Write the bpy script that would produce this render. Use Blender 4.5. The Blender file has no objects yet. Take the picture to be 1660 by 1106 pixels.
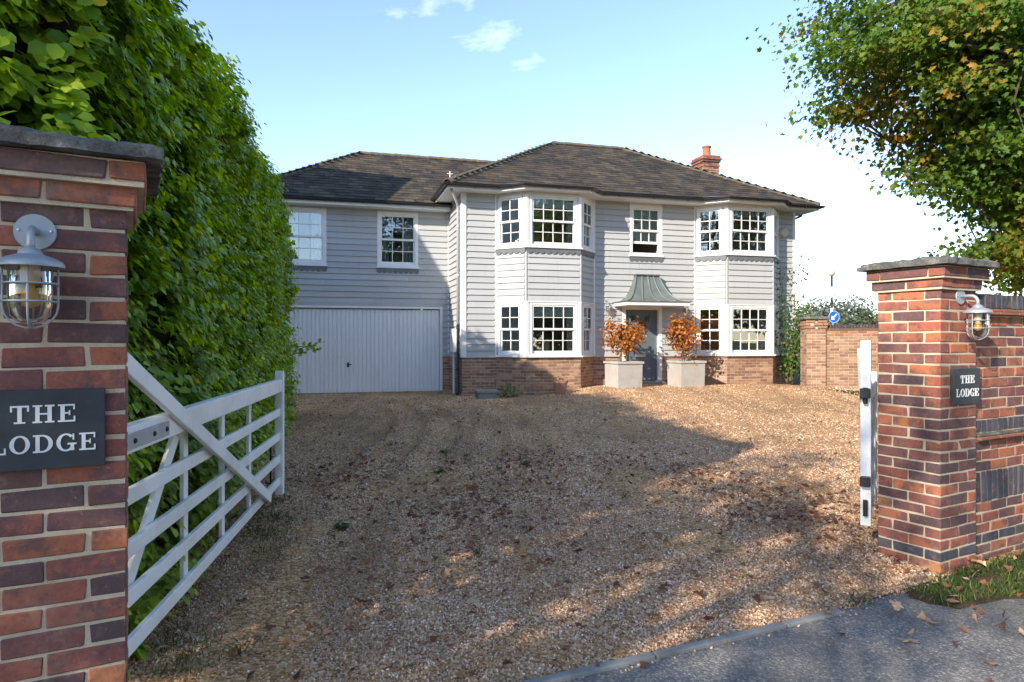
import bpy, bmesh, math, random
import numpy as np
from mathutils import Vector, Matrix, noise

random.seed(7)
rng = np.random.default_rng(7)
R = math.radians
scene = bpy.context.scene
COL = scene.collection

# ------------------------------------------------------------------ camera
CAMZ = 1.61
cam_d = bpy.data.cameras.new('camera')
cam_d.sensor_width = 36.0
cam_d.lens = 24.0
cam_d.clip_start = 0.05
cam_d.clip_end = 3000
cam = bpy.data.objects.new('camera', cam_d)
cam.location = (0, 0, CAMZ)
cam.rotation_euler = (R(90), 0, 0)
COL.objects.link(cam)
scene.camera = cam

# ------------------------------------------------------------------ light
SUN_EL = R(26)
LX, LY = 0.638, 0.770            # the way the light travels over the ground
world = bpy.data.worlds.new('World')
scene.world = world
world.use_nodes = True
wn, wl = world.node_tree.nodes, world.node_tree.links
bg = wn['Background']
sky = wn.new('ShaderNodeTexSky')
sky.sky_type = 'NISHITA'
sky.sun_disc = False
sky.sun_elevation = SUN_EL
sky.sun_rotation = math.atan2(-LX, -LY)
sky.altitude = 50
sky.air_density = 1.0
sky.dust_density = 0.1
sky.ozone_density = 2.2
# thin high cloud over the whole sky
wc = wn.new('ShaderNodeTexCoord')
wm = wn.new('ShaderNodeMapping'); wm.inputs['Scale'].default_value = (1.0, 1.0, 2.6)
wm.inputs['Rotation'].default_value = (0, 0, R(17.4)); wm.inputs['Location'].default_value = (2.3, 0.4, 1.1)
wl.new(wc.outputs['Generated'], wm.inputs['Vector'])
wz = wn.new('ShaderNodeTexNoise'); wz.inputs['Scale'].default_value = 2.1
wz.inputs['Detail'].default_value = 7; wz.inputs['Roughness'].default_value = 0.6
wz.inputs['Distortion'].default_value = 0.35
wl.new(wm.outputs['Vector'], wz.inputs['Vector'])
wr = wn.new('ShaderNodeValToRGB')
wr.color_ramp.elements[0].position = 0.635; wr.color_ramp.elements[0].color = (0, 0, 0, 1)
wr.color_ramp.elements[1].position = 0.86; wr.color_ramp.elements[1].color = (0.85, 0.85, 0.85, 1)
wl.new(wz.outputs['Fac'], wr.inputs['Fac'])
wx = wn.new('ShaderNodeMix'); wx.data_type = 'RGBA'
wl.new(wr.outputs['Color'], wx.inputs[0])
wt = wn.new('ShaderNodeMix'); wt.data_type = 'RGBA'; wt.blend_type = 'MULTIPLY'; wt.inputs[0].default_value = 1.0
wl.new(sky.outputs['Color'], wt.inputs[6]); wt.inputs[7].default_value = (1.0, 0.945, 0.955, 1)
wl.new(wt.outputs[2], wx.inputs[6])
wx.inputs[7].default_value = (8.6, 8.7, 8.9, 1)
wl.new(wx.outputs[2], bg.inputs['Color'])
bg.inputs['Strength'].default_value = 0.15

sun_d = bpy.data.lights.new('sun', 'SUN')
sun_d.energy = 3.0
sun_d.angle = R(0.53)
sun_d.color = (1.0, 0.90, 0.75)
sun = bpy.data.objects.new('sun', sun_d)
sun.rotation_euler = Vector((LX, LY, -math.tan(SUN_EL))).to_track_quat('-Z', 'Y').to_euler()
sun.location = (-20, -24, 22)
COL.objects.link(sun)

vs = scene.view_settings
vs.view_transform = 'Standard'
vs.look = 'None'
vs.gamma = 1.0
vs.exposure = 1.38
vs.use_curve_mapping = False
scene.cycles.max_bounces = 8
scene.cycles.transparent_max_bounces = 12

# ------------------------------------------------------------------ helpers
def link(o, parent=None):
    COL.objects.link(o)
    if parent is not None:
        o.parent = parent
    return o

def tag(o, label=None, cat=None, group=None, kind=None):
    if label: o['label'] = label
    if cat: o['category'] = cat
    if group: o['group'] = group
    if kind: o['kind'] = kind
    return o

def empty(name, loc=(0, 0, 0), rz=0.0, parent=None):
    o = bpy.data.objects.new(name, None)
    o.empty_display_size = 0.2
    o.location = loc
    o.rotation_euler = (0, 0, rz)
    return link(o, parent)

def place(name, mesh, parent=None, loc=(0, 0, 0), rot=(0, 0, 0), scale=(1, 1, 1)):
    o = bpy.data.objects.new(name, mesh)
    o.location = loc; o.rotation_euler = rot; o.scale = scale
    return link(o, parent)

class MB:
    def __init__(s):
        s.v = []; s.f = []
    def add(s, vs, fs, M=None):
        b = len(s.v)
        for p in vs:
            p = Vector(p)
            if M is not None: p = M @ p
            s.v.append(p[:])
        for f in fs:
            s.f.append(tuple(i + b for i in f))
        return s
    def box(s, x0, x1, y0, y1, z0, z1, M=None):
        return s.add([(x0, y0, z0), (x1, y0, z0), (x1, y1, z0), (x0, y1, z0),
                      (x0, y0, z1), (x1, y0, z1), (x1, y1, z1), (x0, y1, z1)],
                     [(0, 3, 2, 1), (4, 5, 6, 7), (0, 1, 5, 4), (1, 2, 6, 5), (2, 3, 7, 6), (3, 0, 4, 7)], M)
    def bar(s, p, q, w, h, up=(0, 0, 1)):
        p = Vector(p); q = Vector(q); d = (q - p)
        L = d.length; d.normalize()
        up = Vector(up)
        x = d.cross(up)
        if x.length < 1e-5: x = d.cross(Vector((1, 0, 0)))
        x.normalize(); z = x.cross(d)
        M = Matrix(((x.x, d.x, z.x, p.x), (x.y, d.y, z.y, p.y), (x.z, d.z, z.z, p.z), (0, 0, 0, 1)))
        return s.box(-w / 2, w / 2, 0, L, -h / 2, h / 2, M)
    def tube(s, pts, r, n=8, caps=True):
        pts = [Vector(p) for p in pts]
        rs = r if isinstance(r, (list, tuple)) else [r] * len(pts)
        b = len(s.v); prev = None
        for i, p in enumerate(pts):
            t = (pts[min(i + 1, len(pts) - 1)] - pts[max(i - 1, 0)])
            if t.length < 1e-9: t = Vector((0, 0, 1))
            t.normalize()
            if prev is None:
                a = t.cross(Vector((0, 0, 1)))
                if a.length < 1e-3: a = t.cross(Vector((1, 0, 0)))
            else:
                a = prev - t * prev.dot(t)
                if a.length < 1e-5: a = t.cross(Vector((1, 0, 0)))
            a.normalize(); prev = a
            c = t.cross(a)
            for k in range(n):
                an = 2 * math.pi * k / n
                s.v.append((p + (a * math.cos(an) + c * math.sin(an)) * rs[i])[:])
        for i in range(len(pts) - 1):
            for k in range(n):
                k2 = (k + 1) % n
                s.f.append((b + i * n + k, b + i * n + k2, b + (i + 1) * n + k2, b + (i + 1) * n + k))
        if caps:
            s.f.append(tuple(b + k for k in reversed(range(n))))
            s.f.append(tuple(b + (len(pts) - 1) * n + k for k in range(n)))
        return s
    def lathe(s, prof, n=20, M=None, caps=True):
        b = len(s.v)
        for r, z in prof:
            for k in range(n):
                an = 2 * math.pi * k / n
                p = Vector((r * math.cos(an), r * math.sin(an), z))
                if M is not None: p = M @ p
                s.v.append(p[:])
        for i in range(len(prof) - 1):
            for k in range(n):
                k2 = (k + 1) % n
                s.f.append((b + i * n + k, b + i * n + k2, b + (i + 1) * n + k2, b + (i + 1) * n + k))
        if caps:
            s.f.append(tuple(b + k for k in reversed(range(n))))
            s.f.append(tuple(b + (len(prof) - 1) * n + k for k in range(n)))
        return s
    def prism(s, poly, d0, d1, M=None, axis='y'):
        """poly of (x,z) extruded along y (axis='y') or (x,y) along z (axis='z')"""
        n = len(poly)
        if axis == 'y':
            vs = [(x, d0, z) for x, z in poly] + [(x, d1, z) for x, z in poly]
            fs = [tuple(range(n)), tuple(reversed(range(n, 2 * n)))]
            fs += [(i + n, (i + 1) % n + n, (i + 1) % n, i) for i in range(n)]
        else:
            vs = [(x, y, d0) for x, y in poly] + [(x, y, d1) for x, y in poly]
            fs = [tuple(reversed(range(n))), tuple(range(n, 2 * n))]
            fs += [(i, (i + 1) % n, (i + 1) % n + n, i + n) for i in range(n)]
        return s.add(vs, fs, M)
    def mesh(s, name, mat, smooth=False):
        me = bpy.data.meshes.new(name)
        me.from_pydata(s.v, [], s.f)
        me.update()
        if mat is not None: me.materials.append(mat)
        if smooth:
            me.polygons.foreach_set('use_smooth', [True] * len(me.polygons))
        return me
    def build(s, name, mat, parent=None, loc=(0, 0, 0), rot=(0, 0, 0), smooth=False, bevel=0.0, segs=1, autosmooth=None):
        me = s.mesh(name, mat, smooth)
        o = place(name, me, parent, loc, rot)
        if bevel:
            m = o.modifiers.new('bevel', 'BEVEL'); m.width = bevel; m.segments = segs
            m.limit_method = 'ANGLE'; m.angle_limit = R(40)
        if autosmooth:
            bm = bmesh.new(); bm.from_mesh(me)
            for e in bm.edges:
                if len(e.link_faces) == 2 and e.calc_face_angle(0) > R(autosmooth): e.smooth = False
            bm.to_mesh(me); bm.free()
        return o

# ---- materials
class NT:
    def __init__(s, name):
        s.m = bpy.data.materials.new(name); s.m.use_nodes = True
        s.n = s.m.node_tree.nodes; s.l = s.m.node_tree.links
        s.n.clear()
        s.out = s.n.new('ShaderNodeOutputMaterial')
    def node(s, t, **kw):
        n = s.n.new('ShaderNode' + t)
        for k, v in kw.items(): setattr(n, k, v)
        return n
    def set(s, sock, v):
        if isinstance(v, bpy.types.NodeSocket): s.l.new(v, sock)
        elif isinstance(v, (tuple, list)) and len(v) == 3 and sock.type == 'RGBA': sock.default_value = (*v, 1)
        else: sock.default_value = v
    def math(s, op, a, b=0.0, clamp=False):
        n = s.node('Math', operation=op, use_clamp=clamp)
        s.set(n.inputs[0], a); s.set(n.inputs[1], b)
        return n.outputs[0]
    def coords(s, kind='Object', shift=True):
        tc = s.node('TexCoord').outputs[kind]
        if not shift: return tc
        oi = s.node('ObjectInfo')
        k = s.math('MULTIPLY', oi.outputs['Random'], 43.0)
        va = s.node('VectorMath', operation='ADD')
        s.l.new(tc, va.inputs[0]); s.l.new(k, va.inputs[1])
        return va.outputs[0]
    def geopos(s):
        return s.node('NewGeometry').outputs['Position']
    def noise(s, vec, scale, detail=4, rough=0.55, dist=0.0, out='Fac'):
        n = s.node('TexNoise')
        s.l.new(vec, n.inputs['Vector'])
        n.inputs['Scale'].default_value = scale; n.inputs['Detail'].default_value = detail
        n.inputs['Roughness'].default_value = rough; n.inputs['Distortion'].default_value = dist
        return n.outputs[out]
    def voro(s, vec, scale, feature='F1', out='Distance', rand=1.0):
        n = s.node('TexVoronoi', feature=feature)
        s.l.new(vec, n.inputs['Vector']); n.inputs['Scale'].default_value = scale
        n.inputs['Randomness'].default_value = rand
        return n.outputs[out]
    def ramp(s, fac, stops, interp='LINEAR'):
        n = s.node('ValToRGB'); cr = n.color_ramp; cr.interpolation = interp
        while len(cr.elements) < len(stops): cr.elements.new(0.5)
        for e, (p, c) in zip(cr.elements, stops):
            e.position = p
            e.color = (c, c, c, 1) if isinstance(c, (int, float)) else (*c, 1)
        s.set(n.inputs['Fac'], fac)
        return n.outputs['Color']
    def mix(s, fac, a, b, mode='MIX'):
        n = s.node('Mix', data_type='RGBA', blend_type=mode)
        s.set(n.inputs[0], fac); s.set(n.inputs[6], a); s.set(n.inputs[7], b)
        return n.outputs[2]
    def hsv(s, col, h=0.5, sa=1.0, v=1.0):
        n = s.node('HueSaturation')
        s.set(n.inputs['Color'], col); s.set(n.inputs['Hue'], h); s.set(n.inputs['Saturation'], sa); s.set(n.inputs['Value'], v)
        return n.outputs['Color']
    def rand(s):
        """one random number for each object and each loose piece"""
        a = s.node('ObjectInfo').outputs['Random']
        b = s.node('NewGeometry').outputs['Random Per Island']
        return s.math('FRACT', s.math('ADD', s.math('MULTIPLY', a, 7.31), b))
    def bump(s, h, strength=0.3, dist=0.01, normal=None):
        n = s.node('Bump'); s.set(n.inputs['Height'], h)
        n.inputs['Strength'].default_value = strength; n.inputs['Distance'].default_value = dist
        if normal is not None: s.l.new(normal, n.inputs['Normal'])
        return n.outputs['Normal']
    def pbr(s, col, rough=0.6, normal=None, metal=0.0, spec=0.5, **kw):
        b = s.node('BsdfPrincipled')
        s.set(b.inputs['Base Color'], col); s.set(b.inputs['Roughness'], rough)
        b.inputs['Metallic'].default_value = metal
        b.inputs['Specular IOR Level'].default_value = spec
        if normal is not None: s.l.new(normal, b.inputs['Normal'])
        for k, v in kw.items(): s.set(b.inputs[k], v)
        return b.outputs[0]
    def done(s, sh):
        s.l.new(sh, s.out.inputs['Surface']); return s.m

def plain(name, c, rough=0.6, var=0.12, scale=6.0, bump=0.15, metal=0.0, spec=0.4, dirt=None, dirt_amt=0.0, rnd=0.0):
    t = NT(name); co = t.coords()
    n1 = t.noise(co, scale, 6)
    v = t.math('ADD', t.math('MULTIPLY', n1, 2 * var), 1 - var)
    if rnd:
        v = t.math('MULTIPLY', v, t.math('ADD', t.math('MULTIPLY', t.rand(), 2 * rnd), 1 - rnd))
    col = t.hsv(c, v=v)
    if dirt is not None:
        n2 = t.noise(co, scale * 0.35, 8, 0.7)
        col = t.mix(t.math('MULTIPLY', t.ramp(n2, [(0.45, 0), (0.75, 1)]), dirt_amt), col, dirt)
    nb = t.noise(co, scale * 12, 3)
    rg = t.math('ADD', t.math('MULTIPLY', n1, 0.25), rough - 0.12, True)
    return t.done(t.pbr(col, rg, t.bump(nb, bump, 0.004), metal, spec))

def brick_mat(name, stops, mott=0.72):
    t = NT(name); co = t.coords()
    r = t.rand()
    col = t.ramp(r, stops, 'LINEAR')
    n = t.noise(co, 10, 5, 0.65)
    col = t.mix(t.ramp(n, [(0.47, 0.0), (0.60, mott)]), col, (0.12, 0.075, 0.078))
    n2 = t.noise(co, 60, 4, 0.7)
    col = t.hsv(col, v=t.math('ADD', t.math('MULTIPLY', n2, 0.7), 0.66))
    # pale lime bloom in patches of its own
    n3 = t.noise(t.geopos(), 3.2, 5, 0.7)
    col = t.mix(t.ramp(n3, [(0.54, 0.0), (0.82, 0.26)]), col, (0.5, 0.42, 0.33))
    n5 = t.noise(co, 22, 5, 0.7)
    col = t.mix(t.ramp(n5, [(0.55, 0.0), (0.68, 0.4)]), col, (0.42, 0.20, 0.14))
    n4 = t.noise(t.geopos(), 38, 6, 0.8)
    col = t.mix(t.ramp(n4, [(0.57, 0.0), (0.66, 0.55)]), col, (0.09, 0.065, 0.05))
    col = t.mix(t.ramp(t.noise(t.geopos(), 70, 4, 0.8), [(0.64, 0.0), (0.70, 0.5)]), col, (0.52, 0.44, 0.33))
    h = t.math('ADD', t.math('MULTIPLY', n2, 0.7), t.math('MULTIPLY', t.noise(co, 220, 2), 0.4))
    return t.done(t.pbr(col, 0.88, t.bump(h, 0.55, 0.006), spec=0.2))

MAT = {}
MAT['brick'] = brick_mat('red_stock_brick', [(0.0, (0.11, 0.072, 0.075)), (0.3, (0.18, 0.082, 0.076)), (0.5, (0.28, 0.098, 0.074)),
                                             (0.72, (0.36, 0.125, 0.075)), (0.92, (0.44, 0.155, 0.075)), (1.0, (0.48, 0.22, 0.11))])
MAT['brick_house'] = brick_mat('house_brick', [(0.0, (0.23, 0.125, 0.085)), (0.4, (0.32, 0.18, 0.115)), (0.75, (0.40, 0.235, 0.15)), (1.0, (0.48, 0.31, 0.21))], 0.25)
MAT['brick_blue'] = brick_mat('blue_engineering_brick', [(0.0, (0.045, 0.05, 0.065)), (0.6, (0.07, 0.075, 0.095)), (1.0, (0.10, 0.09, 0.10))], 0.25)
def mortar(name, c):
    t = NT(name); p = t.geopos()
    n = t.noise(p, 9, 6, 0.7); n2 = t.noise(p, 260, 3)
    col = t.mix(t.ramp(n, [(0.4, 0), (0.75, 0.55)]), c, tuple(x * 0.55 for x in c))
    col = t.hsv(col, v=t.math('ADD', t.math('MULTIPLY', n2, 0.6), 0.7))
    return t.done(t.pbr(col, 0.95, t.bump(n2, 0.6, 0.005), spec=0.1))
MAT['mortar'] = mortar('buff_mortar', (0.62, 0.51, 0.37))
MAT['mortar_house'] = mortar('pale_mortar', (0.52, 0.44, 0.34))
def stone_cap():
    t = NT('mossy_coping_stone'); p = t.geopos()
    n = t.noise(p, 11, 7, 0.7); n2 = t.noise(p, 90, 4, 0.7)
    col = t.ramp(n, [(0.3, (0.085, 0.082, 0.078)), (0.5, (0.16, 0.155, 0.145)), (0.7, (0.30, 0.29, 0.27))])
    lich = t.ramp(t.voro(p, 26), [(0.16, 1.0), (0.3, 0.0)])
    col = t.mix(t.math('MULTIPLY', lich, t.ramp(t.noise(p, 6), [(0.5, 0), (0.62, 0.8)])), col, (0.42, 0.42, 0.38))
    col = t.mix(t.ramp(t.noise(p, 17, 5, 0.7), [(0.56, 0), (0.68, 0.75)]), col, (0.10, 0.085, 0.035))
    col = t.hsv(col, v=t.math('ADD', t.math('MULTIPLY', n2, 0.8), 0.6))
    return t.done(t.pbr(col, 0.95, t.bump(t.math('ADD', n2, n), 0.8, 0.015), spec=0.1))
MAT['cap'] = stone_cap()
MAT['tile_red'] = plain('clay_creasing_tile', (0.33, 0.12, 0.075), 0.85, 0.35, 12, 0.4, dirt=(0.12, 0.11, 0.06), dirt_amt=0.7)

def board_mat():
    t = NT('painted_weatherboard'); p = t.geopos(); co = t.coords()
    sx = t.node('Mapping'); sx.inputs['Scale'].default_value = (1.0, 1.0, 14.0)
    t.l.new(p, sx.inputs['Vector'])
    gr = t.noise(sx.outputs[0], 6.0, 6, 0.65)
    big = t.noise(p, 0.9, 5, 0.6)
    v = t.math('ADD', t.math('ADD', t.math('MULTIPLY', gr, 0.22), t.math('MULTIPLY', big, 0.16)), 0.80)
    v = t.math('MULTIPLY', v, t.math('ADD', t.math('MULTIPLY', t.rand(), 0.10), 0.95))
    col = t.hsv((0.435, 0.442, 0.445), v=v)
    sv = t.node('Mapping'); sv.inputs['Scale'].default_value = (9.0, 9.0, 0.7); t.l.new(p, sv.inputs['Vector'])
    runs = t.noise(sv.outputs[0], 1.0, 5, 0.7)
    col = t.mix(t.ramp(runs, [(0.55, 0.0), (0.75, 0.35)]), col, (0.27, 0.265, 0.24))
    st = t.noise(p, 3.0, 7, 0.75)
    col = t.mix(t.ramp(st, [(0.6, 0.0), (0.82, 0.5)]), col, (0.30, 0.29, 0.25))
    return t.done(t.pbr(col, 0.6, t.bump(gr, 0.25, 0.004), spec=0.3))
MAT['board'] = board_mat()
MAT['white'] = plain('white_gloss_paint', (0.78, 0.78, 0.77), 0.42, 0.05, 3, 0.05, spec=0.45, dirt=(0.5, 0.49, 0.45), dirt_amt=0.25)
MAT['soffit'] = plain('soffit_paint', (0.70, 0.69, 0.66), 0.55, 0.06, 3, 0.05, dirt=(0.45, 0.42, 0.36), dirt_amt=0.4)
MAT['gate_white'] = plain('gate_white_paint', (0.84, 0.84, 0.83), 0.5, 0.06, 5, 0.3, dirt=(0.46, 0.48, 0.38), dirt_amt=0.6)
MAT['lead'] = plain('lead_sheet', (0.13, 0.14, 0.155), 0.6, 0.25, 9, 0.1, metal=0.1, dirt=(0.24, 0.25, 0.26), dirt_amt=0.5)
MAT['lead_roof'] = plain('weathered_lead_canopy', (0.15, 0.175, 0.165), 0.5, 0.3, 5, 0.1, metal=0.2, dirt=(0.27, 0.31, 0.29), dirt_amt=0.7)
MAT['gutter'] = plain('black_gutter_plastic', (0.018, 0.018, 0.02), 0.38, 0.3, 4, 0.03, spec=0.5)
MAT['garage'] = plain('white_garage_steel', (0.76, 0.77, 0.78), 0.42, 0.05, 2, 0.03, spec=0.4, dirt=(0.45, 0.45, 0.42), dirt_amt=0.3)
MAT['black'] = plain('black_metal', (0.02, 0.02, 0.021), 0.45, 0.2, 10, 0.1)
MAT['galv'] = plain('galvanised_metal', (0.40, 0.43, 0.46), 0.5, 0.18, 18, 0.1, metal=0.4, dirt=(0.26, 0.28, 0.30), dirt_amt=0.6)
MAT['door_paint'] = plain('slate_blue_door_paint', (0.115, 0.155, 0.18), 0.4, 0.08, 4, 0.05)
MAT['steel'] = plain('brushed_steel', (0.6, 0.6, 0.6), 0.3, 0.1, 10, 0.05, metal=0.9)
MAT['plaster'] = plain('room_plaster', (0.80, 0.77, 0.72), 0.9, 0.06, 2, 0.02)
MAT['carpet'] = plain('room_floor', (0.42, 0.33, 0.24), 0.9, 0.1, 4, 0.1)
MAT['slate_sign'] = plain('slate_plaque', (0.040, 0.045, 0.052), 0.62, 0.25, 14, 0.15, spec=0.35, dirt=(0.085, 0.09, 0.095), dirt_amt=0.5)
MAT['letter'] = plain('sign_letter_paint', (0.74, 0.74, 0.73), 0.6, 0.06, 20, 0.05)
MAT['planter'] = plain('zinc_grey_planter', (0.42, 0.41, 0.385), 0.65, 0.12, 4, 0.12, dirt=(0.33, 0.27, 0.20), dirt_amt=0.85)
MAT['terracotta'] = plain('terracotta', (0.40, 0.19, 0.12), 0.85, 0.2, 9, 0.2, dirt=(0.45, 0.36, 0.28), dirt_amt=0.4)
MAT['soil'] = plain('potting_soil', (0.05, 0.036, 0.026), 0.95, 0.4, 20, 0.8)
MAT['bark'] = plain('bark', (0.085, 0.066, 0.05), 0.95, 0.4, 14, 0.9, dirt=(0.15, 0.14, 0.10), dirt_amt=0.5)
MAT['twig'] = plain('green_brown_twig', (0.12, 0.085, 0.05), 0.9, 0.3, 14, 0.5)
MAT['stone'] = plain('grey_york_stone', (0.27, 0.25, 0.22), 0.9, 0.3, 8, 0.6, dirt=(0.13, 0.13, 0.10), dirt_amt=0.6)
MAT['kerb'] = plain('concrete_edging', (0.27, 0.265, 0.25), 0.9, 0.3, 12, 0.6, dirt=(0.12, 0.11, 0.09), dirt_amt=0.7)
MAT['curtain'] = plain('curtain_linen', (0.58, 0.55, 0.50), 0.9, 0.1, 6, 0.2)
MAT['blind'] = plain('window_blind', (0.74, 0.76, 0.70), 0.8, 0.08, 5, 0.05)
MAT['pot'] = plain('chimney_pot_clay', (0.42, 0.15, 0.085), 0.85, 0.25, 9, 0.3, dirt=(0.12, 0.08, 0.06), dirt_amt=0.5)
MAT['alarm'] = plain('yellowed_alarm_cover', (0.55, 0.52, 0.42), 0.5, 0.08, 6, 0.05)

def slate_mat():
    t = NT('weathered_slate'); p = t.geopos()
    r = t.rand()
    col = t.ramp(r, [(0.0, (0.030, 0.026, 0.023)), (0.5, (0.046, 0.040, 0.034)), (0.85, (0.068, 0.057, 0.045)), (1.0, (0.10, 0.082, 0.060))])
    n = t.noise(p, 1.6, 7, 0.7); n2 = t.noise(p, 14, 6, 0.75)
    col = t.mix(t.ramp(t.math('ADD', t.math('MULTIPLY', n, 0.6), t.math('MULTIPLY', n2, 0.4)), [(0.46, 0), (0.64, 0.75)]), col, (0.135, 0.098, 0.055))
    spots = t.ramp(t.voro(p, 5.5), [(0.05, 0.7), (0.11, 0.0)])
    col = t.mix(t.math('MULTIPLY', spots, t.ramp(n2, [(0.5, 0), (0.6, 1)])), col, (0.26, 0.25, 0.21))
    return t.done(t.pbr(col, 0.8, t.bump(n2, 0.5, 0.01), spec=0.22))
MAT['slate'] = slate_mat()
def ridge_mat():
    t = NT('lichened_ridge_tile'); p = t.geopos()
    n = t.noise(p, 4, 6, 0.75); n2 = t.noise(p, 28, 4, 0.7)
    col = t.ramp(n2, [(0.3, (0.075, 0.066, 0.055)), (0.7, (0.17, 0.145, 0.11))])
    col = t.mix(t.ramp(n, [(0.54, 0), (0.66, 0.8)]), col, (0.24, 0.14, 0.05))
    col = t.mix(t.ramp(t.noise(p, 9, 5, 0.8), [(0.6, 0), (0.66, 0.7)]), col, (0.40, 0.38, 0.30))
    return t.done(t.pbr(col, 0.9, t.bump(n2, 0.6, 0.02), spec=0.2))
MAT['ridge'] = ridge_mat()

def glass_mat(name, tint=(0.86, 0.9, 0.89), base=0.085, gain=1.5):
    t = NT(name)
    fr = t.node('Fresnel'); fr.inputs['IOR'].default_value = 1.5
    fac = t.math('ADD', t.math('MULTIPLY', fr.outputs[0], gain), base, True)
    tr = t.node('BsdfTransparent'); tr.inputs['Color'].default_value = (*tint, 1)
    gl = t.node('BsdfGlossy'); gl.inputs['Roughness'].default_value = 0.015
    gl.inputs['Color'].default_value = (0.95, 0.97, 1.0, 1)
    mx = t.node('MixShader')
    t.l.new(fac, mx.inputs[0]); t.l.new(tr.outputs[0], mx.inputs[1]); t.l.new(gl.outputs[0], mx.inputs[2])
    return t.done(mx.outputs[0])
MAT['glass'] = glass_mat('window_glass')
MAT['lamp_glass'] = glass_mat('lamp_glass', (0.80, 0.74, 0.60), 0.03, 0.8)

def leaf_mat(name, stops, trans=0.35, rough=0.38, spec=0.5, vary=0.3, patch=None, spray=0.0):
    t = NT(name); p = t.geopos(); r = t.rand()
    fac = r
    if spray:
        ns = t.ramp(t.noise(p, 1.7, 3, 0.6), [(0.3, 0.0), (0.7, 1.0)])
        fac = t.math('ADD', t.math('MULTIPLY', ns, spray), t.math('MULTIPLY', r, 1 - spray))
    col = t.ramp(fac, stops)
    n = t.noise(p, 1.3, 4, 0.6)
    col = t.hsv(col, v=t.math('ADD', t.math('MULTIPLY', n, 2 * vary), 1 - vary))
    if patch:
        n2 = t.noise(p, patch[0], 5, 0.6)
        col = t.mix(t.math('MULTIPLY', t.ramp(n2, [(patch[1], 0), (patch[2], 1)]), t.ramp(t.math('FRACT', t.math('MULTIPLY', r, 17.3)), [(0.3, 0.0), (0.7, 1.0)])), col, patch[3])
    b = t.pbr(col, rough, None, spec=spec)
    tl = t.node('BsdfTranslucent'); t.set(tl.inputs['Color'], t.hsv(col, h=0.49, sa=1.1, v=1.5))
    mx = t.node('MixShader'); mx.inputs[0].default_value = trans
    t.l.new(b, mx.inputs[1]); t.l.new(tl.outputs[0], mx.inputs[2])
    return t.done(mx.outputs[0])
MAT['hedge_leaf'] = leaf_mat('laurel_leaf', [(0.0, (0.098, 0.187, 0.014)), (0.35, (0.184, 0.319, 0.022)), (0.7, (0.310, 0.462, 0.030)), (0.93, (0.437, 0.572, 0.045)), (0.994, (0.529, 0.616, 0.060)), (1.0, (0.690, 0.462, 0.030))], 0.42, 0.42, 0.4, 0.3)
MAT['maple_leaf'] = leaf_mat('maple_leaf', [(0.0, (0.040, 0.095, 0.012)), (0.45, (0.080, 0.16, 0.018)), (0.8, (0.14, 0.21, 0.024)), (0.95, (0.28, 0.27, 0.032)), (1.0, (0.46, 0.29, 0.04))],
                             0.38, 0.5, 0.3, 0.3, (0.6, 0.50, 0.66, (0.38, 0.21, 0.035)), 0.55)
MAT['shade_leaf'] = leaf_mat('street_tree_leaf', [(0.0, (0.03, 0.06, 0.012)), (0.7, (0.06, 0.10, 0.018)), (1.0, (0.16, 0.14, 0.02))], 0.2, 0.5, 0.3)
MAT['beech_leaf'] = leaf_mat('orange_autumn_leaf', [(0.0, (0.238, 0.072, 0.016)), (0.4, (0.383, 0.128, 0.023)), (0.8, (0.493, 0.204, 0.045)), (1.0, (0.544, 0.306, 0.099))], 0.35, 0.5, 0.3, 0.15)
MAT['rose_leaf'] = leaf_mat('rose_leaf', [(0.0, (0.04, 0.09, 0.018)), (0.6, (0.08, 0.15, 0.03)), (0.9, (0.16, 0.24, 0.04)), (1.0, (0.2, 0.10, 0.03))], 0.3, 0.5, 0.3, 0.2)
MAT['far_leaf'] = leaf_mat('far_tree_leaf', [(0.0, (0.05, 0.075, 0.03)), (0.7, (0.09, 0.115, 0.045)), (1.0, (0.18, 0.15, 0.05))], 0.25, 0.6, 0.2, 0.25)
MAT['pale_leaf'] = leaf_mat('grey_green_leaf', [(0.0, (0.12, 0.15, 0.11)), (1.0, (0.22, 0.26, 0.20))], 0.3, 0.6, 0.2, 0.2)
MAT['grass'] = leaf_mat('grass_blade', [(0.0, (0.03, 0.058, 0.014)), (0.6, (0.05, 0.095, 0.02)), (0.9, (0.12, 0.17, 0.04)), (1.0, (0.27, 0.22, 0.09))], 0.25, 0.5, 0.3, 0.2)
MAT['fallen'] = leaf_mat('fallen_leaf', [(0.0, (0.10, 0.04, 0.025)), (0.35, (0.19, 0.080, 0.045)), (0.62, (0.31, 0.145, 0.075)), (0.82, (0.52, 0.34, 0.21)), (0.93, (0.62, 0.46, 0.32)), (1.0, (0.55, 0.22, 0.05))], 0.15, 0.7, 0.2, 0.15)
MAT['fallen_yellow'] = leaf_mat('fallen_yellow_leaf', [(0.0, (0.50, 0.36, 0.03)), (0.6, (0.60, 0.46, 0.05)), (1.0, (0.30, 0.34, 0.05))], 0.2, 0.6, 0.2, 0.15)

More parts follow.
